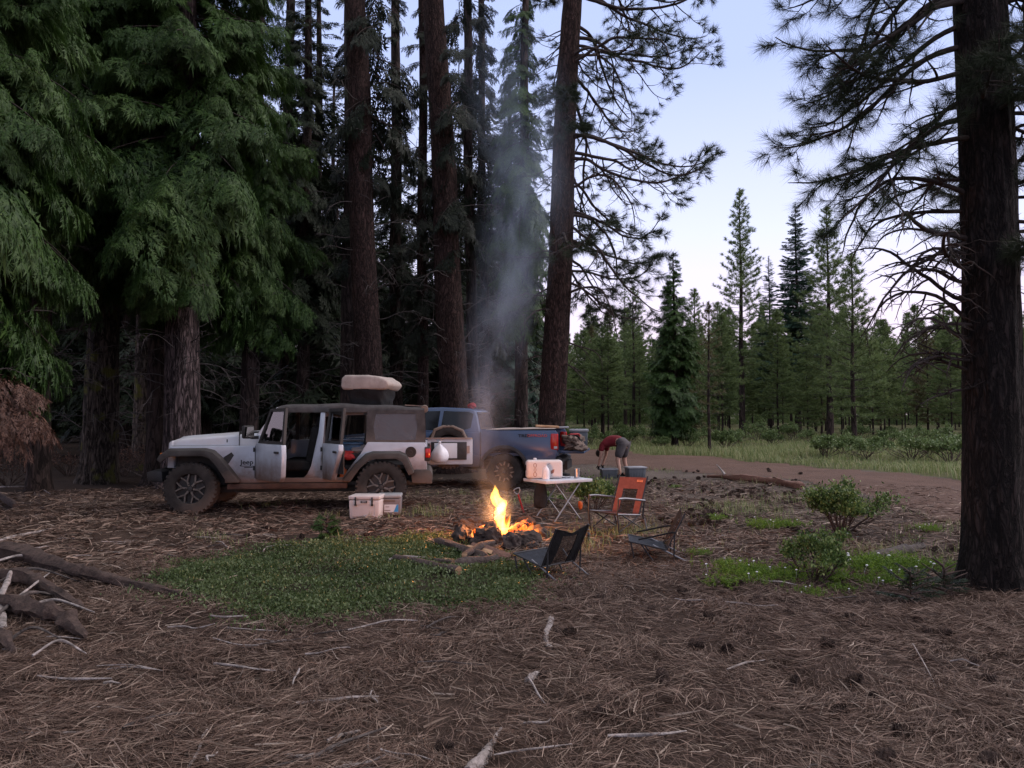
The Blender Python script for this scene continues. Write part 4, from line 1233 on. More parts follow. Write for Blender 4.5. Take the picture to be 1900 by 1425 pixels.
b.prism([(.235, .548), (.60, .548), (.54, .66), (.515, .85), (.575, 1.66), (.50, 1.66), (.47, 1.3), (.42, 1.05), (.36, .75), (.30, .62)], .69, .77, f=lambda x, y, z: (x, y - max(0, z - 1.12) * .14, z))
b.box((-.42, 0, 1.2), (.17, 1.30, .10))
b.bevel(.012, 2)
b.build('body', JW, J)
b = MB()
b.box((-1.15, 0, .74), (1.3, 1.12, .60)); b.box((.85, 0, .46), (2.75, 1.38, .06)); b.box((1.55, 0, .72), (1.3, 1.36, .06)); b.box((-.44, 0, .82), (.08, 1.38, .7))
b.box((0, .38, .36), (3.6, .1, .12)); b.box((0, -.38, .36), (3.6, .1, .12))
b.cyl((-1.504, -.72, .40), (-1.504, .72, .40), .05); b.cyl((1.504, -.72, .40), (1.504, .72, .40), .05); b.blob((1.504, 0, .4), (.14, .14, .14), 0, 2); b.blob((-1.504, .2, .4), (.13, .13, .13), 0, 2)
b.box((1.9, 0, .5), (.5, .9, .2))
for s in (-1, 1): b.box((-1.55, s * .55, .95), (.9, .3, .05)); b.box((1.55, s * .64, .93), (1.1, .1, .05))
b.build('underbody', JD, J)
# hood
def hood(u, v):
    x = lerp(-1.90, -.52, u); w_ = lerp(.60, .70, u); zt = lerp(1.185, 1.285, u) - .10 * max(0, .12 - u) * 8 * max(0, .12 - u)
    sec = [(-1, 1.08), (-1, zt - .05), (-.985, zt - .018), (-.93, zt), (-.62, zt + .008), (-.5, zt + .03), (0, zt + .038), (.5, zt + .03), (.62, zt + .008), (.93, zt), (.985, zt - .018), (1, zt - .05), (1, 1.08)]
    y, z = sec[int(round(v * 12))]
    if u < .001: z = min(z, zt - .03)
    return Vector((x - (.02 if u < .001 else 0), y * w_, z))
MB().grid(hood, 14, 12).build('hood', M['white_clean'], J, smooth=50)
b = MB()
for s in (-1, 1):
    b.box((-1.0, s * .66, 1.16), (.02, .012, .05)); b.box((-.6, s * .45, 1.30), (.06, .05, .02))
b.box((-1.15, .25, 1.27), (.12, .3, .025)); b.box((-.57, 0, 1.295), (.1, 1.15, .03))
b.build('hood_vent', JD, J)
b = MB().prism([(-1.95, .72), (-1.93, 1.13), (-1.87, 1.17), (-1.84, .72)], -.62, .62)
b.bevel(.015); g_ = b.build('grille', M['white_clean'], J)
b = MB()
for k in range(7): b.box((-1.945, -.24 + .08 * k, .95), (.03, .045, .3))
b.build('grille_slot', JD, g_)
for s in (-1, 1):
    MB().lathe([(.001, -1.985), (.06, -1.98), (.088, -1.955), (.092, -1.9)], (0, s * .43, .98), 24, 'x').build('headlight', M['headlamp'], J)
    MB().box((-1.96, s * .77, .955), (.06, .18, .045)).bevel(.01).build('turn_signal', M['amber_lens'], J)
b = MB().prism([(-2.20, .52), (-2.22, .66), (-2.10, .70), (-1.98, .68), (-1.96, .50)], -.78, .78).prism([(-2.08, .70), (-2.06, .74), (-1.98, .74), (-1.98, .69)], -.4, .4)
b.box((-1.9, 0, .60), (.2, .9, .14)); b.bevel(.02); b.build('front_bumper', JD, J)
b = MB().prism([(2.0, .46), (1.98, .64), (2.06, .68), (2.30, .68), (2.34, .60), (2.33, .44)], -.82, .82); b.bevel(.02); b.build('rear_bumper', M['dusty_plastic'], J)
FO = [(-2.02, .90), (-1.97, .98), (-1.86, 1.05), (-1.30, 1.055), (-1.16, 1.02), (-1.03, .90), (-.74, .53)]
FI = [(-1.95, .85), (-1.90, .91), (-1.80, .95), (-1.33, .955), (-1.22, .92), (-1.11, .80), (-.93, .53)]
RO = [(.88, .54), (1.08, .80), (1.24, .95), (1.36, .99), (1.80, .99), (1.91, .94), (2.04, .66)]
RI = [(1.02, .54), (1.17, .75), (1.30, .86), (1.40, .89), (1.74, .89), (1.84, .84), (1.95, .62)]
for s in (-1, 1):
    for o_, i_ in ((FO, FI), (RO, RI)):
        b = MB().prism(o_ + i_[::-1], s * .935, s * .775, f=lambda x, y, z: (x, y, z - (.03 if abs(y) > .9 else 0)))
        b.bevel(.012); b.build('fender_flare', M['dusty_plastic'], J)
b = MB()
b.prism([(-1.10, .78), (-1.02, .90), (-.90, .98), (-.86, .93), (-.94, .80)], -.79, -.78); b.build('fender_vent', JD, J)
for s in (-1, 1): MB().box((0, s * .80, .43), (1.9, .10, .09)).bevel(.015).build('rock_rail', M['mud_rail'], J)
b = MB()
for s in (-1, 1): b.box((-1.2, s * .699, 1.082), (1.32, .004, .007))
b.box((-.80, -.62, 1.2), (.006, .18, .24))
b.build('hood_seam', M['dark_cloth'], J)
text_mesh('lettering', 'Jeep', .105, M['dark_cloth'], J, (-.655, -.7865, .815), (rad(90), 0, 0), sx=1.15)
b = MB().box((-.655, -.787, .755), (.21, .003, .008)); b.box((-.63, -.787, .735), (.13, .003, .012)); b.build('badge', M['dark_cloth'], J)
# windshield
def wsf(x, d, z): return (lerp(-.50, -.19, z) + d, x * (1 - .09 * z), 1.24 + .47 * z)
b = MB().ring([(-.72, 0), (.72, 0), (.72, 1), (-.72, 1)], [(-.66, .10), (.66, .10), (.66, .90), (-.66, .90)], -.03, .03, wsf); b.bevel(.008)
wf = b.build('windshield_frame', M['white_clean'], J)
MB().prism([(-.655, .11), (.655, .11), (.655, .89), (-.655, .89)], -.004, .004, f=wsf).build('pane', M['glass'], wf)
# canvas top
def roof(u, v):
    x = lerp(-.22, 2.20, u)
    zt = 1.735 + .03 * math.sin(min(1, u * 2.2) * math.pi / 2) - .055 * max(0, u - .45) / .55 - (.02 if u < .01 else 0)
    zt += .006 * math.sin(u * 19)
    sec = [(-.705, 1.625), (-.70, zt - .055), (-.675, zt - .02), (-.60, zt), (-.3, zt + .014), (0, zt + .018), (.3, zt + .014), (.60, zt), (.675, zt - .02), (.70, zt - .055), (.705, 1.625)]
    y, z = sec[int(round(v * 10))]
    return Vector((x, y, z))
ct = MB().grid(roof, 26, 10).build('canvas_top', M['soft_top'], J, smooth=60)
b = MB(); b.tube([(2.20, -.66, 1.68), (2.20, 0, 1.70), (2.20, .66, 1.68)], .06, 14); b.box((2.02, -.3, 1.74), (.3, .5, .02), (0, .06, 0)); b.build('rolled_flap', M['tan_dark'], ct)
for s in (-1, 1):
    fq = lambda x, y, z, s=s: (x, s * (.755 - max(0, z - 1.12) * .10) + y, z)
    O8 = [(1.24, 1.13), (1.74, 1.13), (2.22, 1.125), (2.215, 1.4), (2.20, 1.665), (1.74, 1.665), (1.26, 1.665), (1.25, 1.4)]
    I8 = [(1.40, 1.17), (1.74, 1.165), (2.05, 1.17), (2.085, 1.38), (2.05, 1.595), (1.74, 1.605), (1.40, 1.60), (1.36, 1.39)]
    q = MB().ring(O8, I8, -.012, .012, f=fq).build('quarter_panel', M['soft_top'], ct)
    MB().prism(I8, -.004, .004, f=fq).build('window', M['vinyl'], ct)
b = MB(); b.prism([(.30, 1.625), (.30, 1.655), (1.3, 1.655), (1.3, 1.625)], -.70, -.67); b.prism([(-.2, 1.625), (-.2, 1.655), (1.3, 1.655), (1.3, 1.625)], .67, .70)
for x in (-.1, .52, 1.22): b.box((x, .70, 1.38), (.06, .03, .5), (-.1 * 0, 0, 0))
b.build('door_surround', JD, ct)
MB().prism([(-.50, .50), (-.50, 1.13), (1.27, 1.13), (1.05, .78), (.9, .5)], .775, .72).build('far_door', JW, J)
for x0, x1 in ((-.36, .48), (.58, 1.2)): MB().prism([(x0, 1.14), (x1, 1.14), (x1, 1.62), (x0 + .18 * (x0 < 0), 1.62)], .715, .722).build('far_window', M['glass'], J)
# inside
b = MB(); b.box((-.33, 0, 1.08), (.25, 1.32, .22)); b.box((-.1, 0, .62), (1.2, .26, .26)); b.bevel(.03); b.build('dashboard', JD, J)
def seat(x, y, w_):
    b = MB(); b.box((x, y, .74), (.5, w_, .18)); b.box((x + .28, y, 1.08), (.16, w_, .62), (0, .18, 0)); b.bevel(.05, 3); b.box((x + .37, y, 1.46), (.10, min(.26, w_), .17), (0, .15, 0)); b.bevel(.02, 2)
    b.build('seat', M['dark_cloth'], J)
seat(.08, -.36, .46); seat(.08, .36, .46); seat(.98, 0, 1.2)
pts = [(-.1 + .05 * math.sin(a), -.36 + .18 * math.cos(a), 1.12 + .17 * math.sin(a)) for a in np.linspace(0, 6.283, 25)]
MB().tube(pts, .014, 8).build('steering_wheel', JD, J)
b = MB()
for s in (-1, 1):
    b.tube([(.52, s * .62, .6), (.54, s * .60, 1.55), (.6, s * .58, 1.60), (1.3, s * .58, 1.61), (1.95, s * .58, 1.18), (2.1, s * .58, .75)], .03, 8)
    b.tube([(1.28, s * .58, 1.60), (1.26, s * .60, .8)], .028, 8)
b.tube([(.55, -.6, 1.58), (.55, .6, 1.58)], .028, 8); b.tube([(1.28, -.58, 1.60), (1.28, .58, 1.60)], .028, 8); b.tube([(1.5, -.56, 1.5), (1.85, .1, 1.2)], .02, 8)
b.build('roll_bar', M['grey_tube'], J)
# doors standing open
def door(name, x, y, ang_, low, frame_o, frame_i, mirror, hx):
    d = MB().prism(low, 0, .085); d.bevel(.014, 2)
    dd = d.build(name, JW, J, loc=(x, y, 0), rot=(0, 0, -rad(ang_)))
    f = lambda x, yy, z: (x, yy + .05 + max(0, z - 1.12) * .12, z)
    MB().ring(frame_o, frame_i, -.022, .022, f).build('window_frame', M['dusty_plastic'], dd)
    MB().prism(frame_i, -.003, .003, f=f).build('pane', M['glass'], dd)
    MB().box((hx, -.02, 1.0), (.13, .03, .035)).bevel(.01).build('handle', JD, dd)
    b = MB()
    for z in (.72, 1.02): b.cyl((-.015, -.015, z - .035), (-.015, -.015, z + .035), .016, .016, 10)
    b.box((.42, .092, .86), (.6, .016, .42)); b.box((.40, .12, 1.0), (.45, .05, .05)); b.build('inner_trim', JD, dd)
    if mirror:
        b = MB().box((.10, -.17, 1.31), (.085, .19, .21)); b.bevel(.03, 3); b.box((.10, -.06, 1.22), (.05, .12, .05)); mm = b.build('mirror', JD, dd)
        MB().box((.145, -.17, 1.31), (.006, .15, .165)).build('mirror_glass', M['mirror'], mm)
    return dd
door('front_door', -.525, -.785, 54, [(0, .54), (0, 1.12), (.93, 1.12), (.945, .95), (.93, .62), (.86, .54)],
     [(.03, 1.125), (.93, 1.125), (.87, 1.69), (.33, 1.68)], [(.13, 1.17), (.86, 1.17), (.82, 1.64), (.37, 1.635)], True, .80)
door('rear_door', .545, -.785, 63, [(0, .54), (0, 1.12), (.72, 1.12), (.73, 1.02), (.60, .82), (.46, .62), (.40, .54)],
     [(.01, 1.125), (.72, 1.125), (.68, 1.69), (.04, 1.69)], [(.08, 1.17), (.65, 1.17), (.62, 1.64), (.10, 1.64)], False, .60)
# lamp, fuel cap, tailgate
for s in (-1, 1):
    tl = MB().box((2.25, s * .72, .935), (.10, .15, .24)).bevel(.02).build('tail_light', JD, J)
    MB().box((2.262, s * .735, .95), (.085, .145, .15)).bevel(.01).build('lens', M['red_lens'], tl)
MB().lathe([(.09, -.79), (.085, -.80), (.07, -.80), (.065, -.785), (.03, -.785), (.028, -.80), (.001, -.80)], (1.98, 0, .97), 28, 'y').build('fuel_cap', JD, J)
tg = MB().box((.42, .03, .90), (.84, .06, .48)); tg.bevel(.02, 2); tgo = tg.build('tailgate', M['white_clean'], J, loc=(2.245, .70, 0), rot=(0, 0, rad(1)))
MB().box((.40, -.012, .915), (.66, .022, .33)).bevel(.006).build('inner_trim', JD, tgo)
MB().box((.34, -.03, .92), (.42, .014, .28)).bevel(.004).build('folding_table', M['label_white'], tgo)
b = MB().box((.76, -.01, .94), (.05, .03, .14)); b.box((.40, -.004, 1.15), (.86, .05, .02)); b.build('latch', M['grey_tube'], tgo)
sp_w = wheel(tgo, (.40, .24, .98), .41, .25, 1, 'y'); sp_w.name = 'spare_wheel'
MB().tube([(.08, .1, 1.14), (.14, .12, 1.30), (.30, .14, 1.36), (.48, .14, 1.36), (.66, .12, 1.28), (.72, .1, 1.14)], .03, 8).build('spare_bracket', M['tan_dark'], tgo)

# things carried by the white vehicle (own objects)
def jl(x, y, z): return J.matrix_basis @ Vector((x, y, z))
J_M = Matrix.Translation(J.location) @ Matrix.Rotation(_yaw, 4, 'Z')
def jl(x, y, z): return J_M @ Vector((x, y, z))
t = thing('rooftop_cargo_bag', 'tan covered cargo bag lying on a black case on the canvas roof', 'cargo bag', jl(1.28, -.02, 1.755), _yaw + rad(-14)); t.scale = (.78, .85, 1.08)
b = MB().prism([(-.50, .24), (-.53, .30), (-.52, .42), (-.44, .465), (.0, .47), (.32, .45), (.50, .385), (.56, .32), (.46, .235)], -.50, .50); b.bevel(.045, 3)
bmesh.ops.subdivide_edges(b.bm, edges=b.bm.edges[:], cuts=3, use_grid_fill=True)
from mathutils import noise as mnoise
for v in b.bm.verts: v.co += Vector((0, 0, 1)) * .014 * mnoise.noise(v.co * 5) + v.co.normalized() * .012 * mnoise.noise(v.co * 11 + Vector((3, 1, 2)))
b.build('cover', M['tan_canvas'], t, smooth=70)
def casef(u, v):
    a = v * 2 * math.pi; k = .92 + .12 * u
    x = math.copysign(abs(math.cos(a)) ** .35, math.cos(a)) * .43 * k; yy = math.copysign(abs(math.sin(a)) ** .35, math.sin(a)) * .46 * k
    return Vector((x + .012 * math.sin(u * 9 + v * 31), yy + .012 * math.sin(u * 7 + v * 40), u * .25))
MB().grid(casef, 8, 40).build('case', M['dark_cloth'], t, smooth=50)
t = thing('cargo_bin', 'blue plastic bin on the back seat of the white vehicle', 'bin', jl(.95, -.42, .83), _yaw)
b = MB().box((0, 0, .13), (.44, .36, .26)); b.bevel(.03); b.build('tub', M['blue_plastic'], t); b = MB().box((0, 0, .275), (.47, .39, .035)); b.bevel(.012); b.build('lid', M['blue_plastic'], t)
o = MB().blob((0, 0, .07), (.17, .13, .08), .5, 3, 3).build('gift_bag', M['red_white'] if 'red_white' in M else M['red_cloth'], None, loc=jl(.93, -.60, .84), rot=(0, 0, _yaw))
tag(o, 'crumpled red bag on the rear seat edge inside the open rear door', 'bag')
o = MB().blob((0, 0, .09), (.20, .12, .12), .5, 3, 9).build('grey_jacket', M['cooler_grey'], None, loc=jl(1.16, -.58, .86), rot=(0, 0, _yaw)); tag(o, 'grey jacket heaped at the back of the open rear doorway', 'jacket')
o = MB().box((0, 0, .11), (.10, .10, .20), (0, .12, 0)).bevel(.01).build('orange_pouch', M['orange_bright'], None, loc=jl(.86, -.62, .50), rot=(0, 0, _yaw + .2)); tag(o, 'bright orange pouch standing on the sill inside the open rear door', 'pouch')
def tbag(u, v):
    a = v * 6.283; prof = [.012, .03, .012, .05, .11, .15, .165, .16, .125, .06, .002]
    zz = [.40, .385, .355, .32, .26, .20, .14, .08, .03, .005, 0]
    i = u * 10; r = np.interp(i, range(11), prof); z = np.interp(i, range(11), zz)
    r *= 1 + .13 * math.sin(a * 5 + u * 4) * (1 - u) + .05 * math.sin(a * 3)
    return Vector((r * math.cos(a), r * math.sin(a) * .8, z))
o = MB().grid(tbag, 20, 28).build('trash_bag', M['bag_white'], None, smooth=60, loc=jl(2.47, .50, .70)); tag(o, 'white plastic bag hanging on the open tailgate of the white vehicle', 'bag')

# ---------------------------------------------------------------- blue pickup
_ty = rad(-10)
_hub = at(936, 768, 16.6)
T = thing('pickup_truck', 'dusty blue double cab pickup parked behind the white vehicle, tailgate down', 'truck', (_hub[0] + .85 * math.sin(-_ty), 16.6 + .85 * math.cos(_ty), 0), _ty)
T_M = Matrix.Translation(T.location) @ Matrix.Rotation(_ty, 4, 'Z')
def tl_(x, y, z): return T_M @ Vector((x, y, z))
TB = M['blue_paint']
for x in (0, -3.236):
    for s in (-1, 1): wheel(T, (x, s * .79, .38), .39, .25, s, 'b', x + .5)
arch = lambda cx: arcpts(cx, .40, .49, 0, 180, 12)
b = MB()
for s in (-1, 1):
    b.prism([(1.08, .60), (1.13, .80), (1.13, 1.20), (1.09, 1.255), (-.49, 1.245), (-.49, .48), (-.46, .46)] + [(x, max(z, .47)) for x, z in arch(0)[::-1]], s * .93, s * .84, f=lambda x, y, z: (x, y * (1 - .05 * max(0, z - .95) - .04 * max(0, .75 - z)), z))
b.box((.32, 0, .74), (1.62, 1.70, .06)); b.box((-.46, 0, .98), (.06, 1.70, .5)); b.bevel(.015); b.build('bed', TB, T)
b = MB().prism([(-.52, .47), (-.52, 1.02), (-.53, 1.22), (-2.95, 1.19), (-2.95, .47)], -.92, .92, f=lambda x, y, z: (x, y * (1 - .06 * max(0, z - 1.0) / .2 - .04 * max(0, .75 - z)), z))
b.prism([(-2.95, .55), (-2.95, 1.19), (-3.9, 1.10), (-4.15, 1.0), (-4.2, .6), (-3.75, .5)] + [(x, max(z, .5)) for x, z in arch(-3.236)], -.91, .91)
b.bevel(.03, 3); b.build('body', TB, T, smooth=50)
# cab above the belt line
def gh_pt(x, y, z):
    t_ = (z - 1.2) / .52
    return (x, y * (1 - .20 * t_), z)
cabp = [(-.53, 1.20), (-.62, 1.55), (-.68, 1.675), (-.80, 1.715), (-1.4, 1.745), (-1.95, 1.73), (-2.10, 1.69), (-2.75, 1.19)]
b = MB().prism(cabp, -.865, .865, f=gh_pt); b.bevel(.035, 3); b.build('cab_roof', TB, T, smooth=50)
for s in (-1, 1):
    for p in ([(-.74, 1.30), (-.70, 1.60), (-.80, 1.645), (-1.36, 1.665), (-1.40, 1.25), (-.95, 1.235)], [(-1.47, 1.25), (-1.44, 1.665), (-1.95, 1.655), (-2.06, 1.62), (-2.48, 1.245)]):
        pn = MB().prism(p, s * .875, s * .86, f=gh_pt).build('side_window', M['dark_glass2'] if 'dark_glass2' in M else M['truck_glass'], T) if False else None
    MB().box((-1.44, s * .918, .85), (.012, .01, .62)).build('door_seam', JD, T)
    MB().box((-1.02, s * .925, 1.06), (.16, .03, .04)).bevel(.01).build('door_handle', TB, T)
M['truck_glass'] = pm('tinted window glass', (.007, .008, .009), rough=.06, var=.2, bump=0, spec=.3)
for s in (-1, 1):
    for p in ([(-.74, 1.30), (-.70, 1.60), (-.80, 1.645), (-1.36, 1.665), (-1.40, 1.25), (-.95, 1.235)], [(-1.47, 1.25), (-1.44, 1.665), (-1.95, 1.655), (-2.06, 1.62), (-2.48, 1.245)]):
        MB().prism(p, s * .872, s * .85, f=gh_pt).build('side_window', M['truck_glass'], T)
rwf = lambda x, y, z: (-.535 - (z - 1.2) * .26 + y, x * (1 - .20 * (z - 1.2) / .52), z)
MB().ring([(-.74, 1.27), (.74, 1.27), (.74, 1.64), (-.74, 1.64)], [(-.70, 1.30), (.70, 1.30), (.70, 1.61), (-.70, 1.61)], 0, .022, rwf).build('rear_window_frame', M['dusty_plastic'], T)
MB().prism([(-.70, 1.30), (.70, 1.30), (.70, 1.61), (-.70, 1.61)], 0, .012, f=rwf).build('rear_window', M['tan_glass'] if 'tan_glass' in M else M['vinyl'], T)
for s in (-1, 1):
    o_ = arcpts(0, .40, .545, 8, 172, 14); i_ = arcpts(0, .40, .465, 8, 172, 14)
    MB().prism(o_ + i_[::-1], s * .955, s * .90).bevel(.01).build('fender_flare', M['black_plastic'], T)
    tl2 = MB().prism([(1.0, .86), (.985, 1.0), (1.0, 1.19), (1.145, 1.185), (1.15, .84)], s * .932, s * .80).bevel(.015).build('tail_light', M['red_lens'], T)
    MB().box((1.10, s * .9345, .90), (.07, .006, .05)).build('reflector', M['headlamp'], tl2)
b = MB().prism([(1.06, .50), (1.04, .66), (1.16, .70), (1.24, .66), (1.24, .52)], -.88, .88); b.bevel(.02); b.build('rear_bumper', M['black_plastic'], T)
tg = MB().box((1.42, 0, .80), (.52, 1.5, .06)); tg.bevel(.015); tg.build('tailgate', TB, T)
MB().box((-2.95, 0, .42), (2.4, 1.3, .14)).box((.2, 0, .5), (2.2, 1.0, .18)).cyl((0, -.75, .38), (0, .75, .38), .06).build('underbody', JD, T)
MB().prism([(-2.83, 1.22), (-2.17, 1.68), (-2.14, 1.665), (-2.80, 1.205)], -.66, .66).build('windshield', M['truck_glass'], T)
b = MB().box((-4.2, 0, .78), (.06, 1.1, .34)); b.bevel(.02); b.build('grille', JD, T)
for s in (-1, 1): MB().box((-4.12, s * .72, .90), (.16, .32, .16)).bevel(.03).build('headlight', M['headlamp'], T)
for s in (-1, 1): MB().box((-2.45, s * 1.02, 1.22), (.14, .2, .18)).bevel(.03).build('side_mirror', JD, T)
b = MB()
b.grid(lambda u, v: Vector((lerp(-.42, 1.08, u), lerp(-.86, .86, v), 1.268 + .02 * math.sin(u * 9) * math.sin(v * 7) + .02 * u)), 20, 12)
b.build('bed_cover', M['tan_canvas'], T, smooth=60)
text_mesh('lettering', 'TRD', .085, M['dark_cloth'], T, (.42, -.936, 1.14), (rad(90), 0, 0), sx=1.35)
text_mesh('lettering', 'OFFROAD', .075, M['red_print'], T, (.71, -.934, 1.143), (rad(90), 0, 0), sx=1.25)
o = MB().box((0, 0, .03), (.5, .42, .05), (0, .05, 0)).bevel(.02).build('sleeping_pad', M['wood_cut'], None, loc=tl_(.86, -.45, 1.30), rot=(0, 0, _ty + .2)); tag(o, 'folded tan mat lying on the rear end of the pickup bed cover', 'mat')
o = MB().box((0, 0, .02), (.52, .5, .035), (0, -.03, .1)).bevel(.012).build('folded_tarp', M['lid_grey'], None, loc=tl_(1.05, -.30, 1.285), rot=(0, 0, _ty)); tag(o, 'pale grey folded tarp by the tail end of the pickup bed', 'tarp')
t = thing('storage_tote', 'dark grey lidded tote standing on the lowered pickup tailgate', 'tote', tl_(1.47, .35, .835), _ty + .1)
b = MB().box((0, 0, .19), (.36, .52, .38), taper=(1.08, 1.06)); b.bevel(.02); b.build('tub', M['tote_grey'], t); b = MB().box((0, 0, .40), (.43, .60, .05)); b.bevel(.012); b.build('lid', M['lid_grey'], t)
t = thing('gear_pile', 'jumble of grey straps and red clothing heaped on the pickup tailgate', 'gear pile', tl_(1.43, -.42, .835), _ty)
mb = MB(); g = np.random.default_rng(3)
for k in range(9): mb.blob((g.normal(0, .09), g.normal(0, .16), .08 + .03 * k * .6), (.15, .2, .07), .6, 3, k, rot=(g.normal(0, .4), g.normal(0, .4), g.random() * 3))
mb.build('bags', M['dusty_plastic'], t)
mb = MB()
for k in range(12):
    a = g.uniform(-.25, .25); mb.tube([(-.1, a, .30), (.05 + g.normal(0, .03), a + g.normal(0, .05), .30), (.17, a + g.normal(0, .05), .16), (.21, a + g.normal(0, .06), .02)], .016, 6, 4)
mb.build('straps', M['dark_cloth'], t)
mb = MB().blob((0, .02, .30), (.13, .17, .05), .6, 3, 8); mb.build('red_shirt', M['red_cloth'], t)
o = MB().blob((0, 0, .05), (.10, .12, .07), .4, 3, 2).build('red_bundle', M['red_cloth'], None, loc=tl_(-.95, .2, 1.735)); tag(o, 'small red bundle on the roof of the blue pickup', 'bundle')
# ================================================================ camp things
# ---------------------------------------------------------------- two coolers
def cooler(name, label, p, rz, sx, sy, sz, body, lid, text=None):
    t = thing(name, label, 'cooler', p, rz)
    b = MB().box((0, 0, sz * .41), (sx, sy, sz * .78), taper=(1.05, 1.05)); b.bevel(.02, 3); b.build('tub', M[body], t)
    b = MB().box((0, 0, sz * .9), (sx * 1.08, sy * 1.08, sz * .17)); b.bevel(.02, 3); b.build('lid', M[lid], t)
    return t
t = cooler('cooler', 'cream hard cooler with black latches and rope handle, in front of the rear wheel', gp(681, 961), rad(-4), .46, .36, .37, 'cooler_white', 'cooler_white')
b = MB()
for x in (-.13, .13): b.box((x, -.208, .285), (.022, .02, .12)); b.box((x, -.206, .225), (.034, .02, .03))
b.bevel(.004); b.build('latch', M['black_plastic'], t)
pl = MB().box((0, -.203, .272), (.10, .006, .034)).build('badge', M['black_plastic'], t)
text_mesh('lettering', 'YETI', .026, M['label_white'], pl, (0, -.2075, .272), (rad(90), 0, 0), ext=.0008, sx=1.3)
MB().tube([(-.25, -.06, .29), (-.285, -.06, .2), (-.29, 0, .15), (-.285, .06, .2), (-.25, .06, .29)], .009, 8, 5).build('rope_handle', M['dark_cloth'], t)
MB().ring([(-.18, .05), (.18, .05), (.18, .24), (-.18, .24)], [(-.17, .06), (.17, .06), (.17, .23), (-.17, .23)], -.197, -.192).build('panel_line', M['cooler_white'], t)
t = cooler('cooler', 'grey cooler with pale lid and blue white sticker, behind the cream cooler', gp(723, 950), rad(4), .36, .34, .335, 'cooler_grey', 'lid_grey')
lb = MB().box((.04, -.181, .115), (.22, .004, .12)).build('sticker', M['label_white'], t)
MB().prism([(.08, .06), (.15, .06), (.15, .174), (.125, .174)], -.186, -.183).build('sticker_print', M['label_blue'], lb)
MB().box((-.02, -.186, .085), (.09, .003, .012)).box((-.02, -.186, .14), (.06, .003, .01)).build('sticker_text', M['cooler_grey'], lb)
MB().box((0, -.178, .235), (.2, .012, .03)).bevel(.005).build('grip', M['dusty_plastic'], t)

# ---------------------------------------------------------------- folding table with its clutter
TA = rad(31.6); tp = gp(1014, 968); tp = Vector((.51, 11.65, 0)); ux = Vector((math.cos(TA), math.sin(TA), 0)); uy = Vector((-math.sin(TA), math.cos(TA), 0))
tc_ = tp + ux * .43 + uy * .32; tc_.z = float(gh(tc_.x, tc_.y))
t = thing('folding_table', 'white topped folding table with crossed metal legs, jug and cups on it', 'table', tc_, TA)
b = MB().box((0, 0, .600), (.86, .64, .045)); b.bevel(.006); b.build('tabletop', M['white_clean'], t)
for y in (-.26, .26):
    for s in (-1, 1): MB().tube([(-.24 * s, y + .012 * s, .59), (.25 * s, y + .012 * s, 0)], .0115, 10).build('leg', M['steel'], t)
MB().tube([(0, -.26, .30), (0, .26, .30)], .010, 10).build('stretcher', M['steel'], t)
b = MB()
for s in (-1, 1): b.tube([(-.24 * s, -.27, .585), (-.24 * s, .27, .585)], .009, 8); b.tube([(.25 * s, -.27, .012), (.25 * s, .27, .012)], .009, 8)
b.build('crossbar', M['steel'], t)
def tt(x, y, z=.6225): return tc_ + ux * x + uy * y + Vector((0, 0, z))
t = thing('water_jug', 'big milky white water jug on the folding table, dark spigot on its end', 'jug', tt(-.19, .10), TA - rad(27))
b = MB().box((0, 0, .145), (.56, .22, .285)); b.bevel(.045, 4); b.build('jug_body', M['jug'], t)
b = MB().box((-.282, -.02, .17), (.012, .08, .09)); b.bevel(.005); b.build('spigot', M['dark_cloth'], t)
MB().lathe([(.028, .275), (.028, .31), (.02, .318), (.001, .318)], (-.14, 0, 0), 16).build('cap', M['white_clean'], t)
b = MB()
for k, (x, z, r) in enumerate([(-.15, .21, .026), (-.15, .14, .02), (-.15, .07, .028)]):
    b.ring([(x + r * math.cos(a), z + r * 1.3 * math.sin(a)) for a in np.linspace(0, 5.8, 14)], [(x + r * .72 * math.cos(a), z + r * 1.02 * math.sin(a)) for a in np.linspace(0, 5.8, 14)], -.1125, -.110)
b.prism([(.10, .075), (.14, .10), (.15, .15), (.12, .145), (.09, .12)], -.1125, -.110); b.prism([(.04, .21), (.06, .235), (.09, .24), (.06, .225)], -.1125, -.110)
b.build('printed_mark', M['stain'], t)
t = thing('milk_jug', 'clear plastic milk jug in front of the big water jug on the table end', 'jug', tt(-.31, -.13), TA)
MB().lathe([(.05, 0), (.056, .02), (.056, .13), (.045, .17), (.022, .20), (.02, .215), (.001, .215)], k=20).build('jug_body', M['bag_white'], t)
t = thing('tumbler', 'polished steel tumbler near the right corner of the folding table', 'cup', tt(.27, -.14), 0)
MB().lathe([(.001, 0), (.034, 0), (.042, .15), (.040, .152), (.033, .01), (.001, .008)], k=24).build('cup_wall', M['steel'], t)
t = thing('camp_mug', 'dark mug beside the polished steel tumbler', 'cup', tt(.325, -.05), 0)
MB().lathe([(.001, 0), (.036, 0), (.038, .12), (.034, .12), (.032, .01), (.001, .008)], k=20).build('cup_wall', M['dark_cloth'], t)
MB().tube([(.036, 0, .095), (.065, 0, .09), (.066, 0, .04), (.036, 0, .03)], .005, 6, 4).build('handle', M['dark_cloth'], t)
o = MB().lathe([(.001, 0), (.06, 0), (.085, .022), (.08, .022), (.058, .005), (.001, .005)], k=24).build('plate', M['label_white'], None, loc=tt(.17, .02)); tag(o, 'small white plate between the water jug and the tumbler', 'plate')
o = MB().blob((0, 0, .035), (.09, .06, .036), .3, 3, 6).build('black_pouch', M['dark_cloth'], None, loc=tt(.22, .14)); tag(o, 'small black pouch behind the tumbler on the folding table', 'pouch')
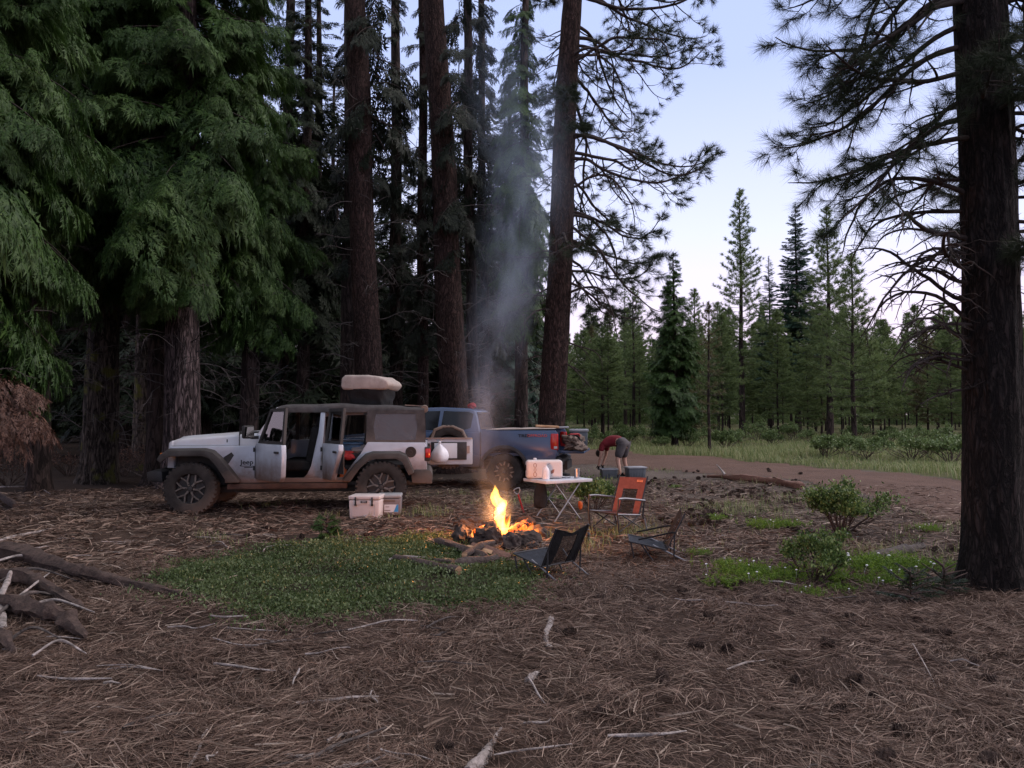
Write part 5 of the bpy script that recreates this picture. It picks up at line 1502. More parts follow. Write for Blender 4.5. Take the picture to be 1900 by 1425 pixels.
def hang(u, v):
    a = v * 6.283; r = np.interp(u, [0, .3, .7, .93, 1], [.05, .085, .10, .085, .002])
    return Vector((r * math.cos(a) * 1.1, r * math.sin(a) * .8 + .02 * math.sin(u * 5), -.40 * u + .01 * math.sin(a * 3 + u * 8)))
o = MB().grid(hang, 14, 20).build('hanging_bag', M['dark_cloth'], None, smooth=60, loc=tt(-.36, -.06, .59)); tag(o, 'black bag hanging below the left end of the folding table', 'bag')
# shovel
sb = gp(972, 952); st = Vector((at(958, 906, sb.y)[0], sb.y - .05, at(958, 906, sb.y)[2])); d = (st - sb).normalized(); qz = d.to_track_quat('Z', 'X')
sh_ = bpy.data.objects.new('shovel', None); COL.objects.link(sh_); sh_.location = sb; sh_.rotation_mode = 'QUATERNION'; sh_.rotation_quaternion = qz
tag(sh_, 'short shovel with red shaft and D handle stuck in the ground by the fire', 'shovel'); Ls = (st - sb).length
MB().cyl((0, 0, -.02), (0, 0, Ls - .09), .016, .014, 12).build('shaft', M['red_cloth'], sh_)
MB().tube([(0, 0, Ls - .10), (.045, 0, Ls - .06), (.048, 0, Ls - .01), (0, 0, Ls), (-.048, 0, Ls - .01), (-.045, 0, Ls - .06), (0, 0, Ls - .10)], .012, 8, 4).build('handle', M['grey_tube'], sh_)
MB().grid(lambda u, v: Vector(((v - .5) * .17 * (1 - .75 * max(0, .35 - u) / .35), .03 * (1 - (2 * v - 1) ** 2) - .02, -.20 + .24 * u)), 8, 8).build('blade', M['steel_dark'], sh_)

# ---------------------------------------------------------------- chairs
def tri(*a): return MB().tube(*a)
# low black mesh beach chair, facing -x; origin on the ground under the seat
def low_chair(label, p, rz, s_=1, arms=True):
    t = thing('low_camp_chair', label, 'chair', p, rz, 'low black folding chairs at the fire'); t.scale = (s_, s_, s_)
    w_ = .27
    def sw(u, v):     # seat sling
        return Vector((lerp(-.30, .14, u), lerp(-w_, w_, v), lerp(.235, .15, u) - .035 * math.sin(v * math.pi) * math.sin(u * math.pi)))
    MB().grid(sw, 10, 10).build('seat', M['navy_cloth'], t, smooth=70)
    bo, to = (.14, .15), (.37, .60)
    def bk(u, v):
        dip = .075 * (1 - abs(2 * v - 1)) ** 1.0 * u ** 6
        return Vector((lerp(bo[0], to[0], u) + .035 * math.sin(v * math.pi) * math.sin(u * math.pi), lerp(-w_, w_, v), lerp(bo[1], to[1], u) - dip))
    b = MB(); b.grid(lambda u, v: bk(u, v * .26), 14, 4); b.grid(lambda u, v: bk(u, .74 + v * .26), 14, 4); b.grid(lambda u, v: bk(.80 + .2 * u, .26 + .48 * v), 4, 8)
    bmesh.ops.remove_doubles(b.bm, verts=b.bm.verts, dist=.0005)
    r_ = bmesh.ops.solidify(b.bm, geom=b.bm.faces[:], thickness=.006)
    b.build('backrest', M['dark_cloth'], t, smooth=70)
    MB().grid(lambda u, v: bk(u * .80, .26 + .48 * v), 12, 8).build('mesh_panel', M['black_mesh'], t, smooth=70)
    for s in (-1, 1):
        y = s * (w_ + .012)
        b = MB(); b.tube([(-.31, y, .24), (.15, y, .145)], .011, 8); b.tube([(.15, y, .145), (.38, y, .60)], .011, 8); b.build('side_rail', M['steel_dark'], t)
        MB().tube([(.25, y, .33), (.235, y, .0)], .010, 8).build('leg', M['steel_dark'], t)
        MB().tube([(.27, y * .93, .34), (-.04, y * .93, .16), (.33, y * .9, .0)][0:1] + [(.02, y * .93, .19), (.36, y * .93, .0)], .010, 8).build('leg', M['grey_tube'], t) if False else None
        MB().tube([(-.02, y * .95, .20), (.40, y * .95, .0)], .010, 8).build('leg', M['grey_tube'], t)
        MB().tube([(-.29, y, .22), (-.25, y * .97, .0)], .010, 8).build('leg', M['steel_dark'], t)
        MB().tube([(-.16, y * .96, .2), (-.02, y * .9, .0)], .010, 8).build('leg', M['steel_dark'], t)
        if arms: MB().tube([(-.20, y * 1.12, .27), (-.02, y * 1.12, .31), (.20, y * 1.08, .36), (.26, y, .36)], .011, 8, 4).build('armrest', M['dark_cloth'], t)
    b = MB(); b.tube([(.40, -w_, .012), (.40, w_, .012)], .009, 8); b.tube([(-.25, -w_, .012), (-.25, w_, .012)], .009, 8); b.tube([(-.31, -w_, .24), (-.31, w_, .24)], .010, 8); b.tube([(.14, -w_, .14), (.14, w_, .14)], .009, 8)
    b.build('cross_tube', M['steel_dark'], t)
    return t
low_chair('low black folding chair seen from behind, closest to the camera', gz(.36, 7.66), math.atan2(-.72, .69), .82, False)
low_chair('low black folding chair seen from its side, right of the orange chair', gz(1.60, 8.92), rad(-7), .88)
# orange backed camp chair
def camp_chair(label, p, rz):
    t = thing('camp_chair', label, 'chair', p, rz); w_ = .27
    def bk(u, v): return Vector((lerp(.18, .36, u) + .03 * math.sin(v * math.pi), lerp(-w_, w_, v), lerp(.27, .80, u) - .02 * v))
    b = MB(); b.grid(lambda u, v: bk(u, v * .26), 12, 4); b.grid(lambda u, v: bk(u, .80 + v * .20), 12, 4); b.grid(lambda u, v: bk(.68 + .32 * u, .26 + .54 * v), 5, 8)
    bmesh.ops.remove_doubles(b.bm, verts=b.bm.verts, dist=.0005); bmesh.ops.solidify(b.bm, geom=b.bm.faces[:], thickness=.008)
    bo = b.build('backrest', M['orange_cloth'], t, smooth=70)
    MB().grid(lambda u, v: bk(u * .68, .26 + .54 * v) + Vector((.004, 0, 0)), 10, 8).build('mesh_panel', M['black_mesh'], t, smooth=70)
    n_ = (bk(1, .5) - bk(0, .5)).normalized(); tilt = math.atan2(n_.z, n_.x)
    for sgn in (-1,):
        c = bk(.90, .22) + Vector((-.012, 0, .004))
        pt = MB().box((0, 0, 0), (.115, .034, .003)).build('tag_patch', M['orange_print'], bo, loc=c, rot=(rad(90), 0, rad(-90)))
        pt.rotation_euler = Matrix(((0, -math.cos(tilt), 0), (0, 0, 0), (0, 0, 0))).to_euler() if False else Euler((tilt, 0, rad(-90)), 'XYZ')
        text_mesh('lettering', 'YETI', .026, M['orange_cloth'], pt, (0, 0, .0022), (0, 0, 0), ext=.0005, sx=1.3)
    MB().grid(lambda u, v: Vector((lerp(-.26, .20, u), lerp(-w_, w_, v), lerp(.30, .26, u) - .03 * math.sin(v * math.pi) * math.sin(u * math.pi))), 8, 8).build('seat', M['orange_cloth'], t, smooth=70)
    for s in (-1, 1):
        y = s * (w_ + .015)
        MB().tube([(.17, y, .25), (.37, y, .82)], .012, 10).build('back_post', M['steel_dark'], t)
        MB().tube([(-.28, y, .31), (.20, y, .265)], .013, 10).build('seat_rail', M['grey_tube'], t)
        MB().tube([(-.27, y * 1.06, .53), (-.1, y * 1.08, .525), (.29, y * 1.04, .47)], .017, 10, 4).build('armrest', M['grey_tube'], t)
        MB().tube([(-.27, y * 1.05, .53), (-.29, y * 1.03, .31), (-.25, y * 1.03, .0)], .012, 10).build('leg', M['steel_dark'], t)
        MB().tube([(.28, y * 1.04, .47), (.25, y * 1.03, .25), (.33, y * 1.03, .0)], .012, 10).build('leg', M['steel_dark'], t)
        MB().tube([(-.20, y, .30), (.32, y * 1.02, .02)], .010, 8).build('brace', M['steel_dark'], t)
        MB().tube([(-.25, y, .05), (-.1, y, .12), (.2, y, .27)], .010, 8, 4).build('brace', M['steel_dark'], t)
        MB().tube([(.27, y * 1.05, .20), (.33, y * 1.05, .0)], .017, 10).build('rocker_shock', M['grey_tube'], t)
    b = MB(); b.tube([(-.28, -w_, .31), (-.28, w_, .31)], .011, 8); b.tube([(.33, -w_, .012), (.33, w_, .012)], .010, 8); b.tube([(-.25, -w_, .012), (-.25, w_, .012)], .010, 8)
    b.build('cross_tube', M['steel_dark'], t)
    return t
cp = at(1143, 768, 10.85)
camp_chair('camp chair with rust orange back and black mesh panel, facing the fire', gz(cp[0], 10.85), math.atan2(.62, .78)).scale = (.93, .93, .93)
o = MB().blob((0, 0, .07), (.035, .055, .07), .3, 3, 4).build('orange_bag', M['orange_bright'], None, loc=gp(1077, 951) + Vector((0, 0, .06))); tag(o, 'small bright orange bag beside the front leg of the orange chair', 'bag')
t = thing('camp_lantern', 'small black lantern on the ground before the orange chair', 'lantern', gp(1091, 1006), 0)
MB().lathe([(.001, 0), (.03, 0), (.032, .03), (.022, .035), (.022, .085), (.03, .09), (.02, .12), (.001, .125)], k=16).build('lantern_body', M['black_plastic'], t); MB().tube([(-.025, 0, .10), (-.02, 0, .155), (.02, 0, .155), (.025, 0, .10)], .003, 6, 4).build('handle', M['steel'], t)

# ---------------------------------------------------------------- totes by the crouched person
def tote(label, p, rz, s, lid):
    t = thing('storage_tote', label, 'tote', p, rz)
    b = MB().box((0, 0, .16 * s), (.52 * s, .40 * s, .32 * s), taper=(1.1, 1.1)); b.bevel(.02)
    for k in range(5): b.box(((-.18 + .09 * k) * s, -.215 * s, .16 * s), (.02 * s, .015, .26 * s))
    b.build('tub', M['tote_grey'], t)
    if lid: b = MB().box((0, 0, .345 * s), (.62 * s, .49 * s, .05 * s)); b.bevel(.012); b.build('lid', M['lid_grey'], t)
    else: MB().ring([(-.30 * s, -.24 * s), (.30 * s, -.24 * s), (.30 * s, .24 * s), (-.30 * s, .24 * s)], [(-.27 * s, -.21 * s), (.27 * s, -.21 * s), (.27 * s, .21 * s), (-.27 * s, .21 * s)], .30 * s, .34 * s, f=lambda x, y, z: (x, z, y)).build('rim', M['lid_grey'], t)
    return t
a_ = at(1178, 768, 19.7); tote('dark grey tote with pale lid on the ground right of the bending person', gz(a_[0], 19.7), .2, .80, True)
a_ = at(1129, 768, 20.0); tote('open pale rimmed tote the person is bending over', gz(a_[0], 20.0), .1, .72, False)

# ---------------------------------------------------------------- wood, sticks, cones
def stick_curve(pts, r, seed, k=10, n=6, lump=.12, wig=.02):
    P = catmull(np.array(pts, float), n); g = np.random.default_rng(seed)
    rr_ = np.interp(np.linspace(0, 1, len(P)), np.linspace(0, 1, len(r)), r)
    L_ = np.linalg.norm(P[-1] - P[0])
    P = P + g.normal(0, wig * np.mean(r), P.shape)
    V, f = tube_np(P, rr_ * (1 + lump * vnoise(np.arange(len(P)) * .9, np.full(len(P), seed * 1.7), seed)), k)
    c = np.repeat(P, k, 0); dv = V - c
    kk_ = 1 + lump * 1.3 * vnoise(np.tile(np.arange(k), len(P)) * 1.1 + seed, np.repeat(np.arange(len(P)), k) * .35, seed + 3)
    V = c + dv * kk_[:, None]
    return V, f, k


def wood(name, label, cat, pts, r, mat, seed, group=None, k=10, n=6, lump=.14, cut=None, wig=.03):
    V, f, k = stick_curve(pts, r, seed, k, n, lump, wig)
    org = Vector(V.mean(0)); org.z = V[:, 2].min()
    me = bpy.data.meshes.new(name); bm = bmesh.new()
    vs = [bm.verts.new(Vector(x) - org) for x in V]
    for q in f: bm.faces.new([vs[i] for i in q])
    e0 = bm.faces.new(vs[:k][::-1]); e1 = bm.faces.new(vs[-k:])
    if cut: e0.material_index = e1.material_index = 1
    bm.to_mesh(me); bm.free()
    me.polygons.foreach_set('use_smooth', np.ones(len(me.polygons), dtype=bool)); me.set_sharp_from_angle(angle=rad(60))
    me.materials.append(M[mat])
    if cut: me.materials.append(M[cut])
    return tag(link(name, me, None, None, org), label, cat, group)


def gpts(lst, h=.03): return [list(gp(px, py) + Vector((0, 0, h + (e[0] if e else 0)))) for (px, py, *e) in lst]
# weathered wreck of roots and logs at the left
wood('weathered_log', 'long dark twisted log tapering from the left edge toward the green mat', 'log', gpts([(-60, 1030, .10), (40, 1048, .09), (130, 1072, .06), (215, 1092, .04), (290, 1104, .02), (372, 1115, 0)]), [.075, .08, .06, .045, .035, .012], 'wood_dark', 401, k=14, n=8, lump=.3)
wood('weathered_log', 'thick rotten log in the lower left corner', 'log', gpts([(-70, 1128, .06), (20, 1148, .08), (85, 1162, .08), (130, 1178, .06), (158, 1196, .03)]), [.06, .062, .055, .06, .02], 'wood_dark', 402, k=14, n=8, lump=.3)
wood('weathered_log', 'dark broken root between the long twisted log and the rotten log', 'root', gpts([(-40, 1078, .06), (40, 1090, .07), (90, 1108, .05), (135, 1130, .03), (165, 1143, 0)]), [.05, .055, .05, .035, .012], 'wood_dark', 403, k=12, n=7, lump=.3)
wood('weathered_log', 'pale curled root sticking up at the left edge', 'root', gpts([(6, 1172, 0), (-2, 1140, .06), (12, 1112, .12), (18, 1098, .16)], .02), [.03, .028, .026, .012], 'wood_pale', 404, n=7, lump=.25)
wood('weathered_log', 'dark stub of wood cut by the left edge below the rotten log', 'log', gpts([(-40, 1196, .05), (5, 1205, .05), (26, 1222, .02)]), [.045, .042, .015], 'wood_dark', 405, n=8, lump=.3)
wood('weathered_log', 'short broken log with pale end beside the left edge, beyond the sticks', 'log', gpts([(-30, 925, .08), (5, 935, .07), (28, 948, .04)], .04), [.08, .075, .05], 'wood_dark', 406, n=8, lump=.3)
wood('dry_branch', 'thin grey branch lying at the left edge beneath the mossy trunk', 'branch', gpts([(-30, 912, .05), (30, 911, .05), (70, 910, .03), (93, 919, 0)]), [.022, .02, .016, .007], 'wood_pale', 407)
wood('dry_branch', 'pale birch like stick on the needles at the left edge', 'stick', gpts([(-20, 1012), (30, 998), (62, 990), (96, 983)], .02), [.02, .019, .016, .01], 'wood_pale', 408)
wood('dry_branch', 'bent bleached stick at the bottom edge, left of the upright driftwood splinter', 'stick', gpts([(528, 1408), (570, 1412), (610, 1400), (655, 1378)], .015), [.013, .014, .012, .008], 'wood_pale', 409)
wood('dry_branch', 'second bleached stick just above the curving one at the bottom edge', 'stick', gpts([(606, 1380), (630, 1370), (668, 1360)], .012), [.009, .010, .007], 'wood_pale', 410)
wood('dry_branch', 'thick bleached splinter of driftwood pointing up at the bottom centre', 'driftwood', gpts([(868, 1440), (895, 1415), (912, 1388), (922, 1372), (930, 1358)], .02), [.026, .024, .014, .011, .006], 'wood_pale', 411, n=8, lump=.3)
wood('dry_branch', 'upright bleached knot of wood beside two pine cones in the centre', 'driftwood', gpts([(1020, 1208), (1012, 1190), (1018, 1170), (1024, 1150)], .02), [.022, .016, .022, .016], 'wood_pale', 412, n=7, lump=.35)
wood('dry_branch', 'short bleached chunk touching a pine cone at the lower centre', 'driftwood', gpts([(978, 1270), (988, 1262), (998, 1256)], .02), [.016, .024, .018], 'wood_pale', 413, n=7, lump=.3)
wood('dry_branch', 'curved white stick on the back rim of the green mat', 'stick', gpts([(488, 1030), (494, 1022), (515, 1018), (542, 1017)], .04), [.007, .009, .008, .006], 'wood_pale', 414)
wood('dry_branch', 'dark limb leaning up to the front wheel of the white vehicle', 'branch', gpts([(226, 878, .12), (262, 890, .09), (292, 906, .04), (312, 918, 0)]), [.014, .018, .016, .008], 'wood_dark', 415)
wood('dry_branch', 'long thin pale stick lying level in the lower left needles', 'stick', gpts([(-20, 1362), (90, 1366), (150, 1364), (215, 1358)], .015), [.008, .008, .007, .004], 'wood_pale', 416)
wood('dry_branch', 'thin forked looking stick left of the bottom driftwood', 'stick', gpts([(350, 1430), (368, 1400), (376, 1372), (392, 1350)], .015), [.008, .008, .007, .004], 'wood_pale', 417)
wood('dry_branch', 'pale stick in the needles below the rotten log', 'stick', gpts([(170, 1318), (225, 1318), (262, 1318), (302, 1312)], .015), [.007, .007, .006, .004], 'wood_pale', 418)
wood('fallen_log', 'long reddish split log lying along the near edge of the dirt road', 'log', gpts([(1312, 889), (1345, 890), (1378, 894), (1420, 897), (1455, 902), (1488, 907)], .07), [.03, .055, .075, .075, .085, .07], 'wood_red', 419, k=12, n=6, lump=.25)
wood('dry_branch', 'pale broken branch stub rising from the reddish log', 'branch', gpts([(1345, 890, .08), (1338, 884, .14), (1330, 878, .2)], .03), [.03, .022, .01], 'wood_pale', 420)
wood('fallen_log', 'smooth grey log half hidden behind the bright herbs on the right', 'log', gpts([(1608, 1042), (1640, 1036), (1680, 1030), (1712, 1020)], .05), [.04, .06, .07, .04], 'wood_grey', 421, k=12, n=6, lump=.15)
wood('dry_branch', 'dark thin stick on the ground behind the side seen black chair', 'stick', gpts([(1262, 985), (1290, 990), (1330, 996)], .02), [.012, .012, .008], 'wood_dark', 422)
wood('dry_branch', 'slender pale stem standing slanted in the right foreground needles', 'stick', gpts([(1694, 1225, .1), (1720, 1255, .04), (1742, 1288, .0)], .01), [.003, .003, .003], 'wood_pale', 423)
for i, (a_, b_, c_, r_) in enumerate([((-20, 1060), (45, 1052), (110, 1068), .014), ((-10, 1100), (60, 1078), (150, 1092), .012), ((30, 1128), (70, 1104), (95, 1072), .010), ((-15, 1168), (50, 1128), (105, 1118), .016), ((40, 1150), (100, 1140), (175, 1150), .010), ((10, 1215), (60, 1196), (120, 1205), .010), ((60, 1240), (110, 1222), (160, 1230), .008)]):
    wood('dry_branch', 'grey weathered branch tangled among the logs at the left edge', 'branch', gpts([(*a_, .05), (*b_, .09), (*c_, .03)]), [r_, r_ * 1.1, r_ * .5], ['wood_pale', 'wood_grey'][i % 2], 440 + i, 'branches tangled among the left logs', 7, 7, .2)
# firewood heap
wood('firewood_log', 'long bark covered firewood log, front left of the heap by the fire', 'firewood', gpts([(733, 1043), (770, 1050), (810, 1060), (851, 1070)], .045), [.036, .04, .042, .044], 'log_bark', 431, n=5, cut='wood_cut', lump=.1)
wood('firewood_log', 'thin firewood log lying behind the long front log', 'firewood', gpts([(775, 1042), (810, 1048), (842, 1052)], .045), [.02, .024, .024], 'log_bark', 432, n=5, cut='wood_cut', lump=.1)
wood('firewood_log', 'thick firewood log with rough bark, right front of the heap', 'firewood', gpts([(840, 1058), (870, 1054), (920, 1048)], .05), [.05, .062, .06], 'log_bark', 433, n=5, cut='wood_cut', lump=.12)
wood('firewood_log', 'splintered firewood log with torn orange end behind the heap', 'firewood', gpts([(806, 1016, .03), (835, 1026, .03), (880, 1040, .02), (905, 1046)], .05), [.035, .06, .06, .055], 'log_bark', 434, n=5, cut='wood_cut', lump=.2)
wood('firewood_log', 'pale stub of a stick between the firewood logs', 'firewood', gpts([(822, 1043), (840, 1046), (856, 1050)], .03), [.016, .02, .018], 'wood_cut', 435, n=4, cut='wood_cut')
wood('firewood_log', 'short dark log lying crosswise on top of the firewood heap', 'firewood', gpts([(862, 1052, .07), (890, 1038, .09), (915, 1028, .08)], .05), [.035, .04, .036], 'log_bark', 436, n=5, cut='wood_cut', lump=.15)
wood('firewood_log', 'thin pale stick poking left out of the firewood heap', 'firewood', gpts([(722, 1040), (745, 1041), (790, 1044)], .05), [.012, .013, .014], 'wood_pale', 437, n=5)
p0 = gp(905, 1040)
o = MB().prism([(-.24, .0), (-.2, .09), (.0, .105), (.24, .07), (.26, 0), (.0, -.02)], -.05, .06).bevel(.008).build('split_log', M['wood_red'], None, loc=p0 + Vector((0, 0, .05)), rot=(rad(38), rad(12), rad(-14))); tag(o, 'broad split wedge of firewood with pale edge leaning on the heap', 'firewood')
MB().prism([(-.235, .093), (-.2, .10), (.0, .115), (.06, .11)], -.052, .0).build('cut_edge', M['wood_cut'], o)
p0 = gp(802, 1018)
mb = MB(); g = np.random.default_rng(8)
for k in range(12):
    a = g.normal(0, .25); mb.cyl((0, g.normal(0, .025), .06 + g.normal(0, .02)), (-.13 * g.uniform(.5, 1.2), g.normal(0, .04), .07 + .08 * g.random()), .008, .001, 5)
o = mb.build('bark_splinters', M['wood_cut'], None, loc=p0 + Vector((.05, 0, .02))); tag(o, 'torn orange splinters at the broken end of the firewood', 'splinters')

# scattered small sticks
g = np.random.default_rng(12)
for i in range(100):
    a = rad(g.uniform(-33, 30)); r = g.uniform(3.4, 11.5); x, y = r * math.sin(a), r * math.cos(a)
    if x > .5 and g.random() < .6: x = -abs(x)
    if in_mat(np.array([x]), np.array([y]))[0] or (abs(x + 3.7) < 2.6 and y > 12): continue
    L_ = g.uniform(.08, .5); th = g.normal(.1, .6); c = gz(x, y, .035); n_ = 4
    pts = [[c.x + (t_ - .5) * L_ * math.cos(th) + g.normal(0, .012), c.y + (t_ - .5) * L_ * math.sin(th) + g.normal(0, .012), float(gh(c.x + (t_ - .5) * L_ * math.cos(th), c.y + (t_ - .5) * L_ * math.sin(th))) + .03 + g.random() * .015] for t_ in np.linspace(0, 1, n_)]
    r0 = g.uniform(.003, .0085)
    wood('dead_stick', 'thin bleached stick lying loose on the fallen needles', 'stick', pts, [r0, r0 * 1.1, r0, r0 * .5], ['wood_pale', 'wood_pale', 'wood_grey'][i % 3], 500 + i, 'loose sticks on the needles', 6, 3, .15)

# pine cones: three meshes of overlapping scales
def cone_mesh(seed, n=70):
    g = np.random.default_rng(seed); mb = MB(); mb.lathe([(.001, -.045), (.02, -.035), (.026, 0), (.016, .035), (.001, .048)], k=10)
    for i in range(n):
        t_ = i / n; z = -.042 + .088 * t_; a = i * 2.39996; r = .026 * math.sin(math.pi * min(1, .12 + t_ * .86)) ** .7 + .004
        op = .030 * (1 - .55 * t_) * math.sin(math.pi * min(1, .2 + t_ * .75)) ** .4
        c = Vector((math.cos(a), math.sin(a), 0)); s = Vector((-math.sin(a), math.cos(a), 0)); up = Vector((0, 0, 1))
        p = c * r * .5 + up * z; tip = c * (r * .5 + op) + up * (z + .010 + .008 * t_)
        v = [mb.bm.verts.new(q) for q in (p - s * .006, p + s * .006, tip + s * .010 - up * .004, tip + up * .003 + c * .003, tip - s * .010 - up * .004)]
        mb.bm.faces.new(v)
    me = bpy.data.meshes.new('pine_cone'); mb.bm.to_mesh(me); mb.bm.free(); me.materials.append(M['cone']); return me
CM = [cone_mesh(s) for s in range(3)]
def cone(p, s, label, group, i):
    o = link('pine_cone', CM[i % 3], None, None, p + Vector((0, 0, .028 * s)), (g.uniform(.9, 1.7), g.normal(0, .3), g.random() * 6.28)); o.scale = (s, s, s)
    return tag(o, label, 'pine cone', group)
big = [(1058, 1182), (1011, 1260), (822, 1396), (1114, 1325), (1463, 1148), (1533, 1200), (1580, 1163), (1600, 1125), (1703, 1158), (1722, 1178), (1585, 1272), (1678, 1372), (1407, 1117), (1372, 1090), (1268, 1104), (1118, 1118), (1413, 1070), (1560, 1085), (1530, 1090), (1318, 1152), (516, 1149), (1810, 1235), (1840, 1268), (1750, 1182), (1620, 1195), (1640, 1420), (1835, 1420), (1290, 1205), (1230, 1265), (1735, 1030), (1720, 1050), (1790, 1035), (1765, 1022), (1580, 1150), (1035, 1178), (1475, 1270), (1560, 1330), (1350, 1215), (1208, 1140), (1420, 1012), (1620, 1300)]
for i, (px, py) in enumerate(big): cone(gp(px, py), g.uniform(.7, 1.1), 'dark open pine cone resting on the fallen needles', 'pine cones on the needles', i)
k_ = 0; clumps = [(g.uniform(1200, 1500), g.normal(922, 24)) for _ in range(34)]
while k_ < 150:
    cpx_, cpy_ = clumps[g.integers(len(clumps))]; px = g.normal(cpx_, 22); py = g.normal(cpy_, 7)
    if py < 868 or py > 1000 or (px > 1480 and py > 905): continue
    p = gp(px, py)
    if in_road(np.array([p.x]), np.array([p.y]))[0] and g.random() < .8: continue
    cone(p, g.uniform(.55, 1.3), 'brown pine cone among the many cones strewn before the reddish log', 'pine cones strewn by the road', k_); k_ += 1
for i in range(40):
    p = gp(g.uniform(120, 900), g.uniform(930, 1000)); 
    if p.y > 11.6 and p.x < -1.2: continue
    cone(p, g.uniform(.6, 1.0), 'pine cone on the needles between the coolers and the left logs', 'pine cones near the coolers', i)
# ================================================================ person bending over
def skin_body(name, verts, edges, radii, mat, parent, sub=2):
    me = bpy.data.meshes.new(name); me.from_pydata([Vector(v) for v in verts], edges, [])
    o = link(name, me, parent, mat)
    md = o.modifiers.new('skin', 'SKIN'); sk = me.skin_vertices
    if not sk: 
        bpy.context.view_layer.objects.active = o
    for i, r in enumerate(radii):
        me.skin_vertices[0].data[i].radius = r if isinstance(r, tuple) else (r, r)
    me.skin_vertices[0].data[0].use_root = True
    s = o.modifiers.new('sub', 'SUBSURF'); s.levels = sub; s.render_levels = sub
    dg = bpy.context.evaluated_depsgraph_get(); m2 = bpy.data.meshes.new_from_object(o.evaluated_get(dg))
    m2.name = name; m2.polygons.foreach_set('use_smooth', np.ones(len(m2.polygons), dtype=bool))
    o.modifiers.clear(); o.data = m2
    if len(m2.materials) == 0: m2.materials.append(mat)
    return o


pa = at(1150, 768, 20.2)
PS = thing('person', 'person in crimson shirt and grey shorts bending down over a tote', 'person', gz(pa[0], 20.2), math.atan2(-.45, .89))
# facing -x; y < 0 is the left (near) side
V = [(.08, 0, .88), (-.10, 0, .93), (-.28, 0, .93), (-.44, 0, .86), (-.50, 0, .76), (-.54, 0, .66), (-.565, 0, .57),           # pelvis .. spine .. neck, head
     (.09, -.11, .84), (.00, -.20, .46), (.08, -.22, .09), (-.06, -.23, .03), (-.15, -.24, .025),                               # near leg
     (.09, .11, .84), (.03, .23, .46), (.11, .25, .09), (-.03, .26, .03), (-.12, .27, .025),                                    # far leg
     (-.42, -.19, .80), (-.44, -.23, .55), (-.50, -.20, .34), (-.52, -.19, .26),                                                # near arm
     (-.42, .19, .80), (-.46, .22, .55), (-.52, .17, .34), (-.54, .16, .26)]
E = [(0, 1), (1, 2), (2, 3), (3, 4), (4, 5), (5, 6), (0, 7), (7, 8), (8, 9), (9, 10), (10, 11), (0, 12), (12, 13), (13, 14), (14, 15), (15, 16), (3, 17), (17, 18), (18, 19), (19, 20), (3, 21), (21, 22), (22, 23), (23, 24)]
Rr = [(.155, .15), (.16, .135), (.18, .145), (.185, .14), .055, .085, .075, .10, .062, .04, .04, .03, .10, .062, .04, .04, .03, .06, .042, .03, .03, .06, .042, .03, .03]
skin_body('body', V, E, Rr, M['skin'], PS)
def part(name, idx, grow_, mat, cut=None):
    mp = {v: i for i, v in enumerate(idx)}
    vv = [list(V[i]) for i in idx]
    if cut:
        for i, (j, t_) in cut.items(): vv[mp[i]] = list(np.array(V[j]) * (1 - t_) + np.array(V[i]) * t_)
    ee = [(mp[a], mp[b]) for a, b in E if a in mp and b in mp]
    rr = []
    for i in idx:
        r = Rr[i]; r = r if isinstance(r, tuple) else (r, r); rr.append((r[0] + grow_, r[1] + grow_))
    return skin_body(name, vv, ee, rr, mat, PS)
part('shirt', [0, 1, 2, 3, 17, 18, 21, 22], .024, M['shirt'], {0: (1, .9), 18: (17, .62), 22: (21, .62)})
part('shorts', [0, 1, 7, 8, 12, 13], .042, M['shorts'], {1: (0, .75), 8: (7, .95), 13: (12, .95)})
MB().blob((-.565, 0, .60), (.10, .095, .10), .06, 3, 1).build('hair', M['hair'], PS)
for s in (-1, 1):
    mb = MB(); by = -.195 if s < 0 else .165; bx = -.515 if s < 0 else -.535
    mb.blob((bx, by, .275), (.035, .022, .05), .05, 2, 1)
    for k in range(4): mb.tube([(bx - .022 + .015 * k, by, .235), (bx - .026 + .015 * k, by + .006, .20), (bx - .02 + .015 * k, by + .016, .175 + .006 * abs(k - 1.5))], [.010, .009, .007], 6)
    mb.tube([(bx - .03, by, .275), (bx - .055, by + .01, .245), (bx - .055, by + .012, .22)], [.011, .010, .008], 6)
    mb.build('glove', M['dark_cloth'], PS)
    fy = -.235 if s < 0 else .265; fx = -.05 if s < 0 else -.03
    MB().blob((fx, fy, .045), (.14, .052, .05), .05, 3, 2).build('shoe', M['dark_cloth'], PS)

# ================================================================ fire
fc_ = gp(925, 1004)
g = np.random.default_rng(21)
ring = []
RK = 'fire ring stones'
n = 11
labs = ['dark angular stone at the left end of the fire ring', 'big brown faced stone at the front of the fire ring', 'low dark stone right of the front stone in the fire ring', 'broad stone at the right front of the fire ring', 'stone at the far right of the fire ring', 'stone behind the flames at the right rear of the fire ring', 'stone at the back of the fire ring', 'stone at the left rear of the fire ring', 'orange lit stone on top of the left end stones', 'small stone between the left end stones and front stone', 'small stone at the near right foot of the fire ring']
rk = [(858, 1012, .15, .16), (907, 1016, .19, .20), (948, 1020, .14, .15), (975, 1014, .17, .14), (1000, 1000, .15, .13), (975, 982, .14, .13), (925, 976, .14, .12), (880, 982, .14, .12), (862, 990, .13, .12), (884, 1016, .10, .10), (988, 1020, .10, .07)]
for i, (px, py, s, h) in enumerate(rk):
    p = gp(px, py)
    o = MB().blob((0, 0, h * .55), (s * 1.1, s * .8, h * .92), .32, 4, 30 + i * 3, 1.4, flat=.35).build('fire_ring_stone', M['rock'], None, loc=p, rot=(0, 0, g.random() * 6), smooth=28)
    tag(o, labs[i], 'stone', RK)
